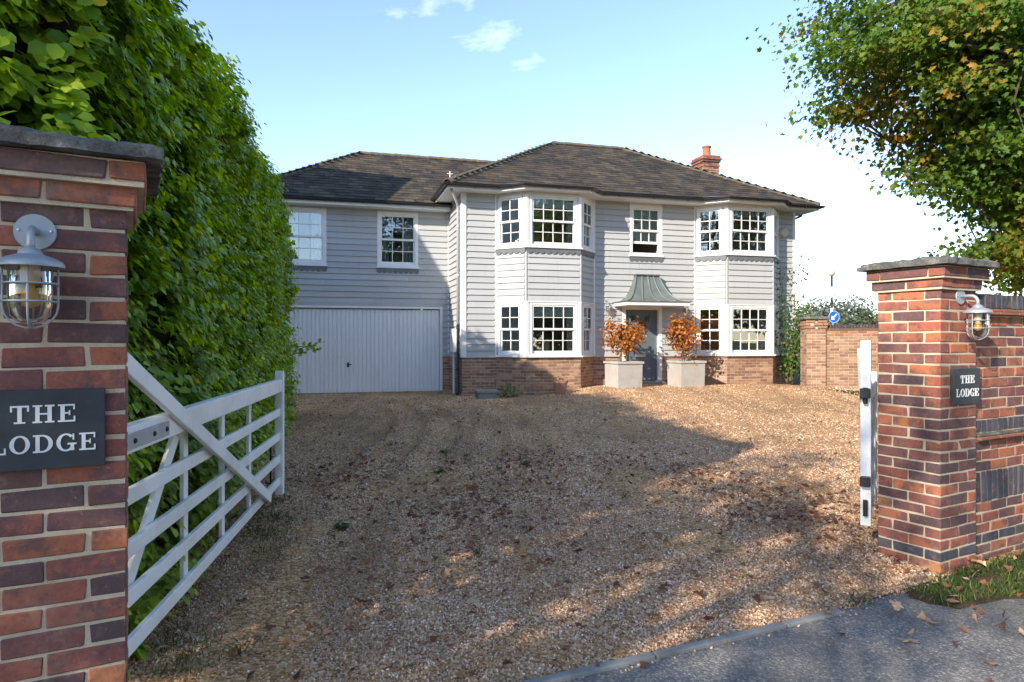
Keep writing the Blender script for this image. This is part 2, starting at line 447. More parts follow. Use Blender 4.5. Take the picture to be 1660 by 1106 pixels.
def gravel_sheet():
    t = NT('gravel_drive'); p = t.geopos()
    c1 = t.voro(p, 62, 'F1', 'Color'); d1 = t.voro(p, 62, 'F1', 'Distance')
    sx = t.node('SeparateXYZ'); t.l.new(c1, sx.inputs[0])
    col = t.ramp(sx.outputs[0], [(0.0, (0.304, 0.153, 0.061)), (0.3, (0.548, 0.296, 0.127)), (0.6, (0.735, 0.424, 0.194)), (0.82, (0.839, 0.523, 0.262)), (1.0, (0.956, 0.691, 0.451))])
    big = t.noise(p, 0.55, 6, 0.65)
    col = t.mix(t.ramp(big, [(0.46, 0.0), (0.66, 0.5)]), col, (0.24, 0.15, 0.085))
    med = t.noise(p, 2.7, 6, 0.7)
    tr = t.node('Mapping'); tr.inputs['Rotation'].default_value = (0, 0, R(-16)); tr.inputs['Scale'].default_value = (1.9, 0.16, 1); t.l.new(p, tr.inputs['Vector'])
    trk = t.noise(tr.outputs[0], 1.4, 5, 0.6)
    col = t.mix(t.ramp(trk, [(0.5, 0.0), (0.66, 0.35)]), col, (0.22, 0.125, 0.06))
    col = t.mix(t.ramp(trk, [(0.30, 0.25), (0.42, 0.0)]), col, (0.72, 0.52, 0.30))
    col = t.mix(t.ramp(med, [(0.55, 0.0), (0.72, 0.5)]), col, (0.19, 0.115, 0.062))
    col = t.mix(0.4, col, t.mix(1.0, col, t.ramp(d1, [(0.15, 1.0), (0.75, 0.25)]), 'MULTIPLY'))
    h = t.math('SUBTRACT', 1.0, d1)
    return t.done(t.pbr(col, 0.92, t.bump(t.math('ADD', h, t.math('MULTIPLY', med, 2.0)), 0.9, 0.012), spec=0.15))
MAT['gravel'] = gravel_sheet()
def pebble():
    t = NT('gravel_stone'); p = t.geopos()
    r = t.node('ObjectInfo').outputs['Random']
    col = t.ramp(r, [(0.0, (0.126, 0.067, 0.039)), (0.18, (0.297, 0.158, 0.093)), (0.45, (0.543, 0.320, 0.192)), (0.7, (0.722, 0.495, 0.327)), (0.85, (0.582, 0.462, 0.383)), (0.94, (0.885, 0.695, 0.535)), (1.0, (1.028, 0.866, 0.711))])
    big = t.noise(p, 0.55, 6, 0.65)
    col = t.mix(t.ramp(big, [(0.46, 0.0), (0.66, 0.45)]), col, (0.22, 0.135, 0.075))
    tr = t.node('Mapping'); tr.inputs['Rotation'].default_value = (0, 0, R(-16)); tr.inputs['Scale'].default_value = (1.9, 0.16, 1); t.l.new(p, tr.inputs['Vector'])
    trk = t.noise(tr.outputs[0], 1.4, 5, 0.6)
    col = t.mix(t.ramp(trk, [(0.5, 0.0), (0.66, 0.4)]), col, (0.20, 0.115, 0.06))
    return t.done(t.pbr(col, 0.7, None, spec=0.3))
MAT['pebble'] = pebble()
def asphalt():
    t = NT('asphalt'); p = t.geopos()
    n = t.noise(p, 150, 3, 0.7); v = t.voro(p, 95, 'F1', 'Color'); big = t.noise(p, 1.1, 6, 0.65)
    sx = t.node('SeparateXYZ'); t.l.new(v, sx.inputs[0])
    col = t.ramp(sx.outputs[0], [(0.0, (0.14, 0.128, 0.115)), (0.6, (0.225, 0.207, 0.185)), (0.9, (0.31, 0.285, 0.255)), (1.0, (0.47, 0.43, 0.37))])
    col = t.mix(t.ramp(big, [(0.47, 0.0), (0.65, 0.6)]), col, (0.10, 0.093, 0.085))
    d = t.voro(p, 95, 'F1', 'Distance')
    return t.done(t.pbr(col, 0.85, t.bump(t.math('SUBTRACT', t.math('MULTIPLY', n, 0.5), d), 0.8, 0.006), spec=0.25))
MAT['asphalt'] = asphalt()
def earth():
    t = NT('grassy_earth'); p = t.geopos()
    n = t.noise(p, 1.2, 7, 0.7); n2 = t.noise(p, 45, 5, 0.7)
    col = t.ramp(n, [(0.35, (0.075, 0.055, 0.036)), (0.5, (0.07, 0.075, 0.028)), (0.7, (0.055, 0.09, 0.022))])
    col = t.hsv(col, v=t.math('ADD', n2, 0.5))
    return t.done(t.pbr(col, 0.95, t.bump(n2, 0.8, 0.03), spec=0.1))
MAT['earth'] = earth()

def bare_earth():
    t = NT('bare_earth'); p = t.geopos()
    n = t.noise(p, 6, 7, 0.75); n2 = t.noise(p, 70, 5, 0.75)
    col = t.ramp(n, [(0.35, (0.16, 0.11, 0.07)), (0.6, (0.085, 0.062, 0.04)), (0.75, (0.06, 0.065, 0.025))])
    col = t.hsv(col, v=t.math('ADD', t.math('MULTIPLY', n2, 1.2), 0.4))
    return t.done(t.pbr(col, 0.95, t.bump(n2, 1.0, 0.03), spec=0.1))
MAT['bare_earth'] = bare_earth()

# ------------------------------------------------------------------ the lie of the land
GA = R(29.0)
G0 = Vector((-1.293, 2.29))
U = Vector((math.cos(GA), math.sin(GA)))
V = Vector((-math.sin(GA), math.cos(GA)))
def gp(s, t, z=0.0):
    p = G0 + U * s + V * t
    return Vector((p.x, p.y, z))
def sstep(a, b, x):
    x = min(1.0, max(0.0, (x - a) / (b - a)))
    return x * x * (3 - 2 * x)
def hgt(x, y):
    t = (x - G0.x) * V.x + (y - G0.y) * V.y
    z = 0.30 * min(1.0, max(0.0, t / 9.5))
    z -= 0.05 * sstep(10, 15, t)
    z += 0.17 * sstep(0.2, 2.6, x) * sstep(5, 10, t)
    return z
def tk(s):
    return max(0.0, 0.27 - 0.0725 * s)

def grid(name, mat, us, ws, fn, kind='structure'):
    vs = []; fs = []
    for w in ws:
        for u in us: vs.append(fn(u, w))
    n = len(us)
    for j in range(len(ws) - 1):
        for i in range(n - 1):
            a = j * n + i
            fs.append((a, a + 1, a + n + 1, a + n))
    mb = MB(); mb.add(vs, fs)
    return tag(mb.build(name, mat, smooth=True), kind=kind)

far = [-900, -300, -120, -60, -35]
us = far + list(np.arange(-24, 30.1, 1.5)) + [40, 60, 120, 300, 900]
ws = [-400, -120, -40, -15] + list(np.arange(-9, 30.1, 1.5)) + [40, 60, 120, 300, 1500]
grid('ground', MAT['earth'], us, ws, lambda x, y: (x, y, hgt(x, y) - 0.06))

def drive_pt(s, t):
    tt = tk(s) + 0.01 + t
    p = gp(s, tt)
    n = noise.noise(Vector((p.x * 0.8, p.y * 0.8, 3.0))) * 0.035 + noise.noise(Vector((p.x * 3.1, p.y * 3.1, 9.0))) * 0.012
    # wheel ruts that swing towards the garage
    w = p.x + 0.16 * (p.y - 10.0)
    for c in (-2.1, -1.55, -1.05, -0.35, 0.2):
        q_ = (w - c - 0.25 * math.sin(p.y * 0.7)) / 0.085
        n += (0.035 * math.exp(-(q_ - 1.9) ** 2) - 0.055 * math.exp(-q_ ** 2)) * sstep(6.5, 9, p.y) * (1 - sstep(13, 15.5, p.y))
    edge = sstep(0, 0.35, t)
    return (p.x, p.y, hgt(p.x, p.y) + 0.002 + (n + 0.012) * edge)
grid('driveway', MAT['gravel'], list(np.arange(-2.0, 9.0, 0.08)) + list(np.arange(9.0, 15.1, 0.3)), list(np.arange(0, 17.5, 0.09)), drive_pt)
def surf(x, y):
    s = (x - G0.x) * U.x + (y - G0.y) * U.y; t = (x - G0.x) * V.x + (y - G0.y) * V.y
    return drive_pt(s, t - tk(s) - 0.01)[2] if t > tk(s) + 0.01 else 0.0
def pave_pt(s, w):
    t = tk(s) - 0.062 - w
    p = gp(s, t)
    n = noise.noise(Vector((p.x * 1.3, p.y * 1.3, 5.0))) * 0.006
    return (p.x, p.y, -0.006 + n - 0.004 * w)
grid('pavement', MAT['asphalt'], list(np.arange(-6, 4.71, 0.2)) + list(np.arange(4.75, 14, 0.25)), [-0.09] + list(np.arange(0, 2.6, 0.15)) + [3.5, 6, 12], pave_pt)
# edging stones between asphalt and gravel
kerb = empty('kerb', gp(0, 0)); tag(kerb, kind='structure')
s = -0.35
i = 0
while s < 3.68:
    L = 0.90 if s + 0.9 < 3.7 else 3.72 - s
    a = gp(s, tk(s) - 0.028) - gp(0, 0); b = gp(s + L - 0.008, tk(s + L) - 0.028) - gp(0, 0)
    z0 = random.uniform(0.008, 0.016)
    MB().bar((a.x, a.y, z0 - 0.08), (b.x, b.y, z0 - 0.08 + random.uniform(-.004, .004)), 0.052, 0.17).build('edging_stone', MAT['kerb'], kerb, bevel=0.008, segs=2)
    s += L; i += 1

# ------------------------------------------------------------------ bricks
def brick_mesh(name, L, D, H, mat, seed):
    rr = random.Random(seed)
    bm = bmesh.new()
    bmesh.ops.create_cube(bm, size=1.0)
    for v in bm.verts:
        v.co = Vector((v.co.x * L, v.co.y * D, v.co.z * H)) + Vector([rr.uniform(-0.0038, 0.0038) for _ in range(3)])
    bmesh.ops.bevel(bm, geom=list(bm.edges), offset=0.0042, segments=1, affect='EDGES')
    me = bpy.data.meshes.new(name); bm.to_mesh(me); bm.free()
    me.materials.append(mat)
    return me
BL, BD, BH, BJ = 0.222, 0.106, 0.0645, 0.0115
PW = 2 * BL + BJ        # width of a gate pier
BRICK = {}
for key, mat in (('r', MAT['brick']), ('b', MAT['brick_blue'])):
    BRICK[key] = [brick_mesh('brick', BL, BD, BH, mat, k) for k in range(9)]
    BRICK[key + 'h'] = [brick_mesh('brick', BD, BD, BH, mat, 20 + k) for k in range(4)]
CH = BH + BJ

def build_pier(name, base, z0, ncourse, label, blue=()):
    root = empty(name, base, GA)
    tag(root, label, 'pier', 'brick gate piers')
    ctr = Vector((0, 0, 0))
    core = MB().box(-PW / 2 + 0.0045, PW / 2 - 0.0045, -PW / 2 + 0.0045, PW / 2 - 0.0045, z0, z0 + ncourse * CH)
    for k, off in ((ncourse, 0.028), (ncourse + 1, 0.060)):
        core.box(-PW / 2 - off + 0.008, PW / 2 + off - 0.008, -PW / 2 - off + 0.008, PW / 2 + off - 0.008, z0 + k * CH - 0.009, z0 + (k + 1) * CH - (0.011 if k == ncourse else 0.001))
    core.build('mortar', MAT['mortar'], root)
    for c in range(ncourse + 2):
        off = {ncourse: 0.028, ncourse + 1: 0.060}.get(c, 0.0)
        z = z0 + (c + 0.5) * CH
        W = PW + 2 * off
        k = W / PW
        rz = 0 if c % 2 == 0 else math.pi / 2
        key = 'b' if c in blue else 'r'
        rot = Matrix.Rotation(rz, 3, 'Z')
        e = W / 2 - BD / 2
        x1 = (BL + BJ) / 2 * k
        mid_len = W - 2 * BD - 2 * BJ
        items = [(-x1, -e, 0, k), (x1, -e, 0, k), (-x1, e, 0, k), (x1, e, 0, k),
                 (-e, 0, 1, mid_len / BL), (e, 0, 1, mid_len / BL)]
        for (x, y, turn, sc) in items:
            p = rot @ Vector((x, y, 0))
            jx = random.uniform(-0.0016, 0.0016); jy = random.uniform(-0.0016, 0.0016)
            place('brick', random.choice(BRICK[key]), root, (p.x + jx, p.y + jy, z + random.uniform(-.001, .001)),
                  (0, random.uniform(-.006, .006), rz + (math.pi / 2 if turn else 0) + random.uniform(-.006, .006) + random.choice((0, math.pi))),
                  (sc, 1, 1))
    zt = z0 + (ncourse + 2) * CH
    # weathered coping slab with a ragged, slightly domed top
    bm = bmesh.new()
    bmesh.ops.create_grid(bm, x_segments=18, y_segments=18, size=0.5)
    wcap = PW + 0.21
    for v in bm.verts:
        v.co.x *= wcap; v.co.y *= wcap
    top = [v for v in bm.verts]
    geo = bmesh.ops.extrude_face_region(bm, geom=list(bm.faces))
    ups = [g for g in geo['geom'] if isinstance(g, bmesh.types.BMVert)]
    for v in ups:
        r = max(abs(v.co.x), abs(v.co.y)) / (wcap / 2)
        v.co.z = 0.050 + 0.030 * (1 - r)
        if r > 0.97: v.co.z -= 0.012
    for v in bm.verts:
        q = v.co + Vector(base) * 3
        d = noise.noise(q * 11) * 0.016 + noise.noise(q * 37) * 0.010
        v.co += Vector((d * 0.7 * (1 if v.co.x > 0 else -1), d * 0.7 * (1 if v.co.y > 0 else -1), d if v.co.z > 0.02 else d * 0.25))
        v.co.z += zt + 0.004
    bmesh.ops.recalc_face_normals(bm, faces=list(bm.faces))
    me = bpy.data.meshes.new('coping'); bm.to_mesh(me); bm.free(); me.materials.append(MAT['cap'])
    place('coping', me, root)
    return root

pier_l = build_pier('gate_pier', gp(-PW / 2, PW / 2)[:2] + (0,), -0.075, 28,
                    'large dark red brick gate pier in the left foreground before the hedge')
RS = 4.89
pier_r = build_pier('gate_pier', gp(RS + PW / 2, 0.056 + PW / 2)[:2] + (0,), -0.075, 27,
                    'sunlit orange red brick gate pier with a blue brick band on the right', blue=(2,))

# front boundary wall that runs on from the right pier
fw = empty('boundary_wall', gp(RS + PW + 0.004, 0.056 + 0.02), GA)
tag(fw, 'red brick boundary wall with blue brick panels beside the right gate pier', 'wall')
FWL = 2.7
MB().box(0, FWL, 0.0045, 0.22, -0.1, 1.80).build('mortar', MAT['mortar'], fw)
def fw_brick(x0, x1, z, key='r', y=0.0, tall=None):
    L = x1 - x0
    if tall is None:
        place('brick', random.choice(BRICK[key]), fw, ((x0 + x1) / 2, y + BD / 2 + random.uniform(-.0016, .0016), z + BH / 2),
              (random.uniform(-.004, .004), random.uniform(-.005, .005), random.choice((0, math.pi))), (L / BL, 1, 1))
    else:   # on end
        place('brick', random.choice(BRICK[key]), fw, ((x0 + x1) / 2, y + BD / 2, z + tall / 2), (0, math.pi / 2, 0), (tall / BL, 1, L / BH))
for c in range(25):
    z = -0.10 + c * CH
    if z + BH > 1.80: break
    x = -BL / 2 - BJ / 2 if c % 2 else 0.0
    key = 'b' if c == 3 else 'r'
    panel = (7 <= c <= 9) or c in (13, 14)
    while x < FWL - 0.02:
        x0, x1 = max(x, 0.0), min(x + BL, FWL)
        if panel:
            # panels 0.9 m wide starting 20 mm in, piers of plain brick between
            for q in (0.02, 1.36):
                if x0 < q + 1.12 and x1 > q:
                    if x0 < q - 0.03: x1 = min(x1, q - BJ)
                    elif x1 > q + 1.15: x0 = max(x0, q + 1.12 + BJ)
                    else: x1 = x0
        if x1 - x0 > 0.03: fw_brick(x0, x1, z, key)
        x += BL + BJ
for q in (0.02, 1.36):
    x = q
    while x + BH <= q + 1.125:
        fw_brick(x, x + BH, -0.10 + 7 * CH, 'b', -0.003, 3 * CH - BJ)
        fw_brick(x, x + BH, -0.10 + 14 * CH - 0.02, 'b', -0.003, CH + 0.01)
        x += BH + BJ
    mb = MB()
    xx = q - 0.01
    k = 0
    while xx < q + 1.12:
        MB().box(xx, min(xx + 0.26, q + 1.13), -0.045 - 0.004 * (k % 2), 0.1, -0.10 + 13 * CH + 0.004, -0.10 + 13 * CH + 0.024).build('creasing_tile', MAT['tile_red'], fw, bevel=0.003)
        MB().box(xx, min(xx + 0.26, q + 1.13), -0.03, 0.1, -0.10 + 13 * CH + 0.026, -0.10 + 13 * CH + 0.045).build('creasing_tile', MAT['cap'], fw, bevel=0.004)
        xx += 0.265; k += 1
x = 0.0; k = 0
while x < FWL:
    for row, yo in ((0, -0.05), (1, -0.035)):
        MB().box(x + 0.08 * row, x + 0.08 * row + 0.262, yo, 0.255, 1.803 + 0.022 * row, 1.823 + 0.022 * row).build('creasing_tile', MAT['tile_red'], fw, bevel=0.003)
    x += 0.266
x = 0.0
while x < FWL:
    place('brick', random.choice(BRICK['b']), fw, (x + BH / 2, 0.11, 1.852 + BD / 2), (math.pi / 2, 0, math.pi / 2), (1, 1, 1))
    x += BH + BJ
MB().box(0, FWL, 0.01, 0.21, 1.849, 1.852 + BD - 0.009).build('coping_mortar', MAT['mortar'], fw)

# ------------------------------------------------------------------ plaques
GLY = {
    'T': (0.85, [(0, .9, .85, 1), (0, .66, .09, .91), (.76, .66, .85, .91), (.325, .0, .525, .95), (.17, 0, .68, .09)], []),
    'H': (1.0, [(.12, 0, .32, 1), (.68, 0, .88, 1), (0, 0, .44, .09), (0, .91, .44, 1), (.56, 0, 1, .09), (.56, .91, 1, 1), (.3, .46, .7, .55)], []),
    'E': (0.84, [(.12, 0, .32, 1), (0, .91, .80, 1), (0, 0, .82, .09), (.3, .46, .58, .55), (.72, .7, .80, .93), (.74, .07, .82, .32), (.51, .37, .58, .65)], []),
    'L': (0.84, [(.12, 0, .32, 1), (0, .91, .46, 1), (0, 0, .82, .09), (.74, .07, .82, .36)], []),
    'O': (0.98, [], [(.49, .5, .48, .51, .27, .42, 0, 360)]),
    'D': (0.98, [(.12, 0, .32, 1), (0, 0, .46, .09), (0, .91, .46, 1)], [(.43, .5, .52, .5, .31, .41, -90, 90)]),
    'G': (1.0, [(.70, .04, .88, .44), (.55, .37, 1.0, .46), (.80, .64, .88, .98)], [(.48, .5, .47, .51, .27, .42, 42, 318)]),
}
def word(mb, text, cx, z, cap, gap=0.14, xs=1.0):
    w = sum(GLY[c][0] for c in text) + gap * (len(text) - 1)
    x = cx - w * cap * xs / 2
    k = 0
    for c in text:
        wd, rects, rings = GLY[c]
        for (x0, z0, x1, z1) in rects:
            d = 0.0018 + 0.00012 * k; k += 1
            mb.box(x + x0 * cap * xs, x + x1 * cap * xs, -d, 0.001, z + z0 * cap, z + z1 * cap)
        for (ox, oz, rx, rz, ix, iz, a0, a1) in rings:
            d = 0.0018 + 0.00012 * k; k += 1
            n = 28
            for q in range(n):
                b0 = R(a0 + (a1 - a0) * q / n); b1 = R(a0 + (a1 - a0) * (q + 1) / n)
                P = [(ox + ix * math.cos(b0), oz + iz * math.sin(b0)), (ox + rx * math.cos(b0), oz + rz * math.sin(b0)),
                     (ox + rx * math.cos(b1), oz + rz * math.sin(b1)), (ox + ix * math.cos(b1), oz + iz * math.sin(b1))]
                mb.prism([(x + px * cap * xs, z + pz * cap) for px, pz in P], -d, 0.001)
        x += (wd + gap) * cap * xs
def plaque(loc, label):
    root = empty('name_plaque', loc, GA)
    tag(root, label, 'sign', 'house name plaques on the gate piers')
    MB().box(-0.167, 0.167, -0.028, -0.0015, -0.126, 0.126).build('slab', MAT['slate_sign'], root, bevel=0.0025, segs=2)
    mb = MB(); word(mb, 'THE', 0.0, 0.022, 0.056, 0.16, 1.02)
    mb.build('lettering', MAT['letter'], root, loc=(0, -0.028, 0))
    mb = MB(); word(mb, 'LODGE', 0.0, -0.072, 0.056, 0.13, 0.98)
    mb.build('lettering', MAT['letter'], root, loc=(0, -0.028, 0))
    return root
plaque(gp(-0.228, 0.0, 1.33), 'dark slate plaque lettered THE LODGE, cropped at the left picture edge')
plaque(gp(RS + 0.282, 0.056, 1.29), 'dark slate plaque lettered THE LODGE on the sunlit right pier')

# ------------------------------------------------------------------ bulkhead lamps
def bulkhead(loc, label, rz=GA, sc=1.0, group='galvanised bulkhead lamps'):
    root = empty('wall_lamp', loc, rz); root.scale = (sc, sc, sc)
    tag(root, label, 'lamp', group)
    Mp = Matrix.Rotation(R(90), 4, 'X')
    MB().lathe([(0.0, 0.001), (0.056, 0.001), (0.058, 0.004), (0.056, 0.009), (0.0, 0.0105)], 28, Mp, caps=False).build('mounting_plate', MAT['galv'], root, smooth=True, autosmooth=35)
    for sx in (-1, 1):
        MB().lathe([(0.0045, 0.010), (0.0045, 0.0125), (0.001, 0.013)], 8, Matrix.Translation((sx * 0.043, 0, 0.004)) @ Mp).build('screw', MAT['steel'], root)
    D = 0.118
    arc = [(0, -0.008, 0.0)] + [(0, -D + 0.045 * (1 - math.sin(a)), -0.045 + 0.045 * math.cos(a)) for a in [R(q) for q in range(0, 91, 15)]] + [(0, -D, -0.075)]
    MB().tube(arc, 0.0115, 12).build('arm', MAT['galv'], root, smooth=True)
    T = Matrix.Translation((0, -D, 0))
    MB().lathe([(0.013, -0.060), (0.022, -0.066), (0.030, -0.072), (0.034, -0.083), (0.060, -0.092), (0.082, -0.103), (0.089, -0.114), (0.088, -0.122), (0.080, -0.121), (0.050, -0.104), (0.0, -0.100)], 32, T, caps=False).build('hood', MAT['galv'], root, smooth=True, autosmooth=40)
    MB().lathe([(0.052, -0.118), (0.058, -0.135), (0.060, -0.19), (0.059, -0.235), (0.052, -0.268), (0.036, -0.288), (0.0, -0.296)], 28, T, caps=False).build('glass_jar', MAT['lamp_glass'], root, smooth=True)
    MB().lathe([(0.026, -0.104), (0.026, -0.165), (0.022, -0.172), (0.0, -0.172)], 16, T, caps=False).build('lamp_holder', MAT['white'], root, smooth=True, autosmooth=40)
    MB().lathe([(0.010, -0.170), (0.013, -0.185), (0.024, -0.205), (0.027, -0.222), (0.022, -0.238), (0.0, -0.247)], 16, T, caps=False).build('bulb', MAT['bulb'], root, smooth=True)
    cage = MB()
    for a in (0, 90):
        ca, sa = math.cos(R(a)), math.sin(R(a))
        pts = []
        for r, z in [(0.070, -0.116), (0.070, -0.24)] + [(0.070 * math.cos(q), -0.24 - 0.066 * math.sin(q)) for q in [R(20), R(40), R(60), R(80)]]:
            pts.append((r * ca, r * sa - D, z))
        pts += [(-p[0], -(p[1] + D) - D, p[2]) for p in reversed(pts)]
        cage.tube(pts, 0.0032, 7)
    for z in (-0.172, -0.226):
        cage.tube([(0.072 * math.cos(R(q)), 0.072 * math.sin(R(q)) - D, z) for q in range(0, 361, 15)], 0.003, 7, False)
    cage.build('cage', MAT['galv'], root, smooth=True)
    return root
MAT['bulb'] = plain('amber_bulb_glass', (0.62, 0.40, 0.16), 0.2, 0.1, 5, 0.0, spec=0.6)
bulkhead(gp(-0.252, -0.0005, 1.955), 'large galvanised caged bulkhead lamp in the near left corner')
bulkhead(gp(RS + 0.237, 0.0555, 1.925), 'galvanised caged bulkhead lamp casting a long shadow on sunlit brick')

# ------------------------------------------------------------------ gates
def gate(name, loc, rz, L, label, brace_end, uprights, mirror=False):
    root = empty(name, loc, rz)
    tag(root, label, 'gate', 'white timber gate leaves')
    m = MAT['gate_white']
    Y = -1 if mirror else 1
    def bx(nm, x0, x1, y0, y1, z0, z1, bv=0.006):
        return MB().box(x0, x1, min(y0 * Y, y1 * Y), max(y0 * Y, y1 * Y), z0, z1).build(nm, m, root, bevel=bv, segs=2)
    # hanging stile with a rounded top
    prof = [(0.0, 0.22), (0.10, 0.22), (0.10, 1.50)] + [(0.045 + 0.055 * math.cos(R(a)), 1.56 + 0.055 * math.sin(R(a))) for a in range(0, 181, 20)] + [(0.0, 1.45)]
    MB().prism(prof, -0.036, 0.036).build('hanging_stile', m, root, bevel=0.006, segs=2)
    bx('top_rail', 0.10, L - 0.09, -0.030, 0.030, 1.145, 1.260)
    for z in (0.295, 0.50, 0.705, 0.925):
        bx('rail', 0.10, L - 0.09, -0.014, 0.014, z, z + 0.068, 0.004)
    # free stile
    prof = [(L - 0.09, 0.20), (L, 0.20), (L, 1.30), (L - 0.02, 1.335), (L - 0.07, 1.335), (L - 0.09, 1.30)]
    MB().prism(prof, -0.036, 0.036).build('free_stile', m, root, bevel=0.005, segs=2)
    MB().bar((0.07, -0.046 * Y, 1.53), (brace_end, -0.046 * Y, 0.318), 0.028, 0.078, (0, Y, 0) if False else (0, 0, 1)).build('brace', m, root, bevel=0.005, segs=2)
    if L > 2:
        MB().bar((0.05, 0.032 * Y, 0.33), (1.02, 0.032 * Y, 1.20), 0.024, 0.075).build('brace', m, root, bevel=0.004)
    for x in uprights:
        bx('upright', x, x + 0.07, 0.0145, 0.038, 0.285, 1.14, 0.004)
    # galvanised top hinge strap and lower hinge
    st = MB().box(-0.045, min(0.62, L * 0.5), -0.0385 * Y - 0.003, -0.0385 * Y + 0.003, 1.165, 1.232)
    st.build('hinge_strap', MAT['galv'], root, bevel=0.002)
    for x in [q for q in (0.2, 0.42, 0.58) if q < L * 0.5]:
        MB().lathe([(0.012, 0.0), (0.012, 0.004), (0.006, 0.009), (0, 0.0095)], 10, Matrix.Translation((x, -0.0415 * Y, 1.198)) @ Matrix.Rotation(R(90) * Y, 4, 'X'), caps=False).build('bolt', MAT['black'], root)
    for z in (0.36, 1.2):
        MB().tube([(-0.03, 0, z - 0.06), (-0.03, 0, z + 0.06)], 0.016, 10).build('hinge_pin', MAT['black'], root)
    # pale bolt heads on the rails
    for z in (0.335, 0.54, 0.745, 0.965):
        for x in [u + 0.035 for u in uprights]:
            MB().lathe([(0.008, 0.0), (0.008, 0.002), (0.003, 0.005)], 8, Matrix.Translation((x, -0.0145 * Y, z)) @ Matrix.Rotation(R(90) * Y, 4, 'X')).build('bolt', m, root)
    return root
GD = Vector((-2.15 + 1.57, 6.34 - 2.62)); GL = GD.length
lg = gate('field_gate', (-1.57, 2.62, 0.0), math.atan2(GD.y, GD.x), GL, 'long white five bar gate folded back against the leafy hedge', 3.02, (1.02, 1.78, 2.55), mirror=False)
MB().tube([(GL - 0.2, 0.05, 0.02), (GL - 0.2, 0.05, 0.75)], 0.009, 8).build('drop_bolt', MAT['black'], lg)
MB().tube([(GL - 0.2, 0.05, 0.73), (GL - 0.12, 0.06, 0.73)], 0.008, 8).build('drop_bolt_handle', MAT['black'], lg)
pr = gp(RS - 0.055, 0.056 + PW + 0.06)
rg = gate('field_gate', (pr.x, pr.y, 0.0), math.atan2(0.86, 0.50), 1.2, 'short white gate leaf seen edge on behind the right pier', 1.02, (0.4, 0.75), mirror=True)
for z in (0.56, 1.22):
    MB().box(-0.075, -0.002, -0.035, 0.035, z - 0.035, z + 0.035).build('hook_plate', MAT['black'], rg, bevel=0.004)

# ------------------------------------------------------------------ the house
HA = R(15.5)
HL = Vector((-1.204, 16.66, 0))
house = empty('house', HL, HA)
tag(house, 'white weatherboarded two storey house with grey slate roof and two bay windows', 'house')
HM = Matrix.Translation(HL) @ Matrix.Rotation(HA, 4, 'Z')
def hw(a, b, z=0.0):
    return HM @ Vector((a, b, z))
W = 9.47; DEP = 7.0
BAYS = (0.855, 6.36)
BC, BF, BP = 0.58, 1.40, 0.60          # cant, front width, projection
PL = 1.21                               # top of brick plinth
SOF = 5.23; EAV = 5.36; OV = 0.45
RB, RZ = 3.52, 7.68
WA, WB = -5.05, 1.76                    # garage wing: left end, front plane
WEAV, WSOF, WRB, WRZ = 5.20, 5.05, 4.62, 7.24
DOOR = (4.30, 5.28)
MIDW = (4.43, 5.37, 3.86, 5.17)
WWIN = ((-4.28, -3.20, 3.56, 5.00), (-1.92, -0.85, 3.56, 5.00))
GAR = (-4.76, -0.27, 2.46)
def bay_poly(a0, off=0.0, back=0.0):
    return [(a0 - off * 0.4, back), (a0 + BC - off * 0.42, -BP - off), (a0 + BC + BF + off * 0.42, -BP - off), (a0 + 2 * BC + BF + off * 0.4, back)]

# masonry backing (rendered over by boards and bricks)
def wallpart(name, boxes, mat=MAT['plaster']):
    mb = MB()
    for b in boxes: mb.box(*b)
    return mb.build(name, mat, house)
b0, b1 = 0.0, 0.22
boxes = [(0, BAYS[0], b0, b1, 0.1, EAV), (BAYS[0] + 2 * BC + BF, DOOR[0], b0, b1, 0.1, EAV)]
boxes += [(DOOR[0], DOOR[1], b0, b1, 2.46, MIDW[2] + 0.03), (DOOR[0], DOOR[1], b0, b1, 0.1, 0.555),
          (DOOR[0], MIDW[0] + 0.04, b0, b1, MIDW[2] + 0.03, EAV), (MIDW[0] + 0.04, MIDW[1] - 0.04, b0, b1, MIDW[3] - 0.03, EAV),
          (DOOR[1], MIDW[1] - 0.04, b0, b1, 2.46, MIDW[2] + 0.03), (MIDW[1] - 0.04, BAYS[1], b0, b1, 2.46, EAV), (DOOR[1], BAYS[1], b0, b1, 0.1, 2.46),
          (BAYS[1] + 2 * BC + BF, W, b0, b1, 0.1, EAV)]
for a0 in BAYS:
    boxes.append((a0, a0 + 2 * BC + BF, b0, b1, 5.16, EAV))
    boxes.append((a0, a0 + 2 * BC + BF, b0, b1, 2.54, 3.86))
    boxes.append((a0, a0 + 2 * BC + BF, b0, b1, 0.1, 1.2))
boxes += [(0, 0.22, 0.22, DEP, 0.1, EAV), (W - 0.22, W, 0.22, DEP, 0.1, EAV), (0.22, W - 0.22, DEP - 0.2, DEP, 0.1, EAV)]
wallpart('wall', boxes)
wallpart('floor_slab', [(0.22, W - 0.22, 0.22, DEP - 0.2, 0.5, 0.58)], MAT['carpet'])
wallpart('upper_floor', [(0.22, W - 0.22, 0.22, DEP - 0.2, 2.75, 2.98)], MAT['plaster'])
wallpart('ceiling', [(0.22, W - 0.22, 0.22, DEP - 0.2, 5.24, 5.34)], MAT['plaster'])
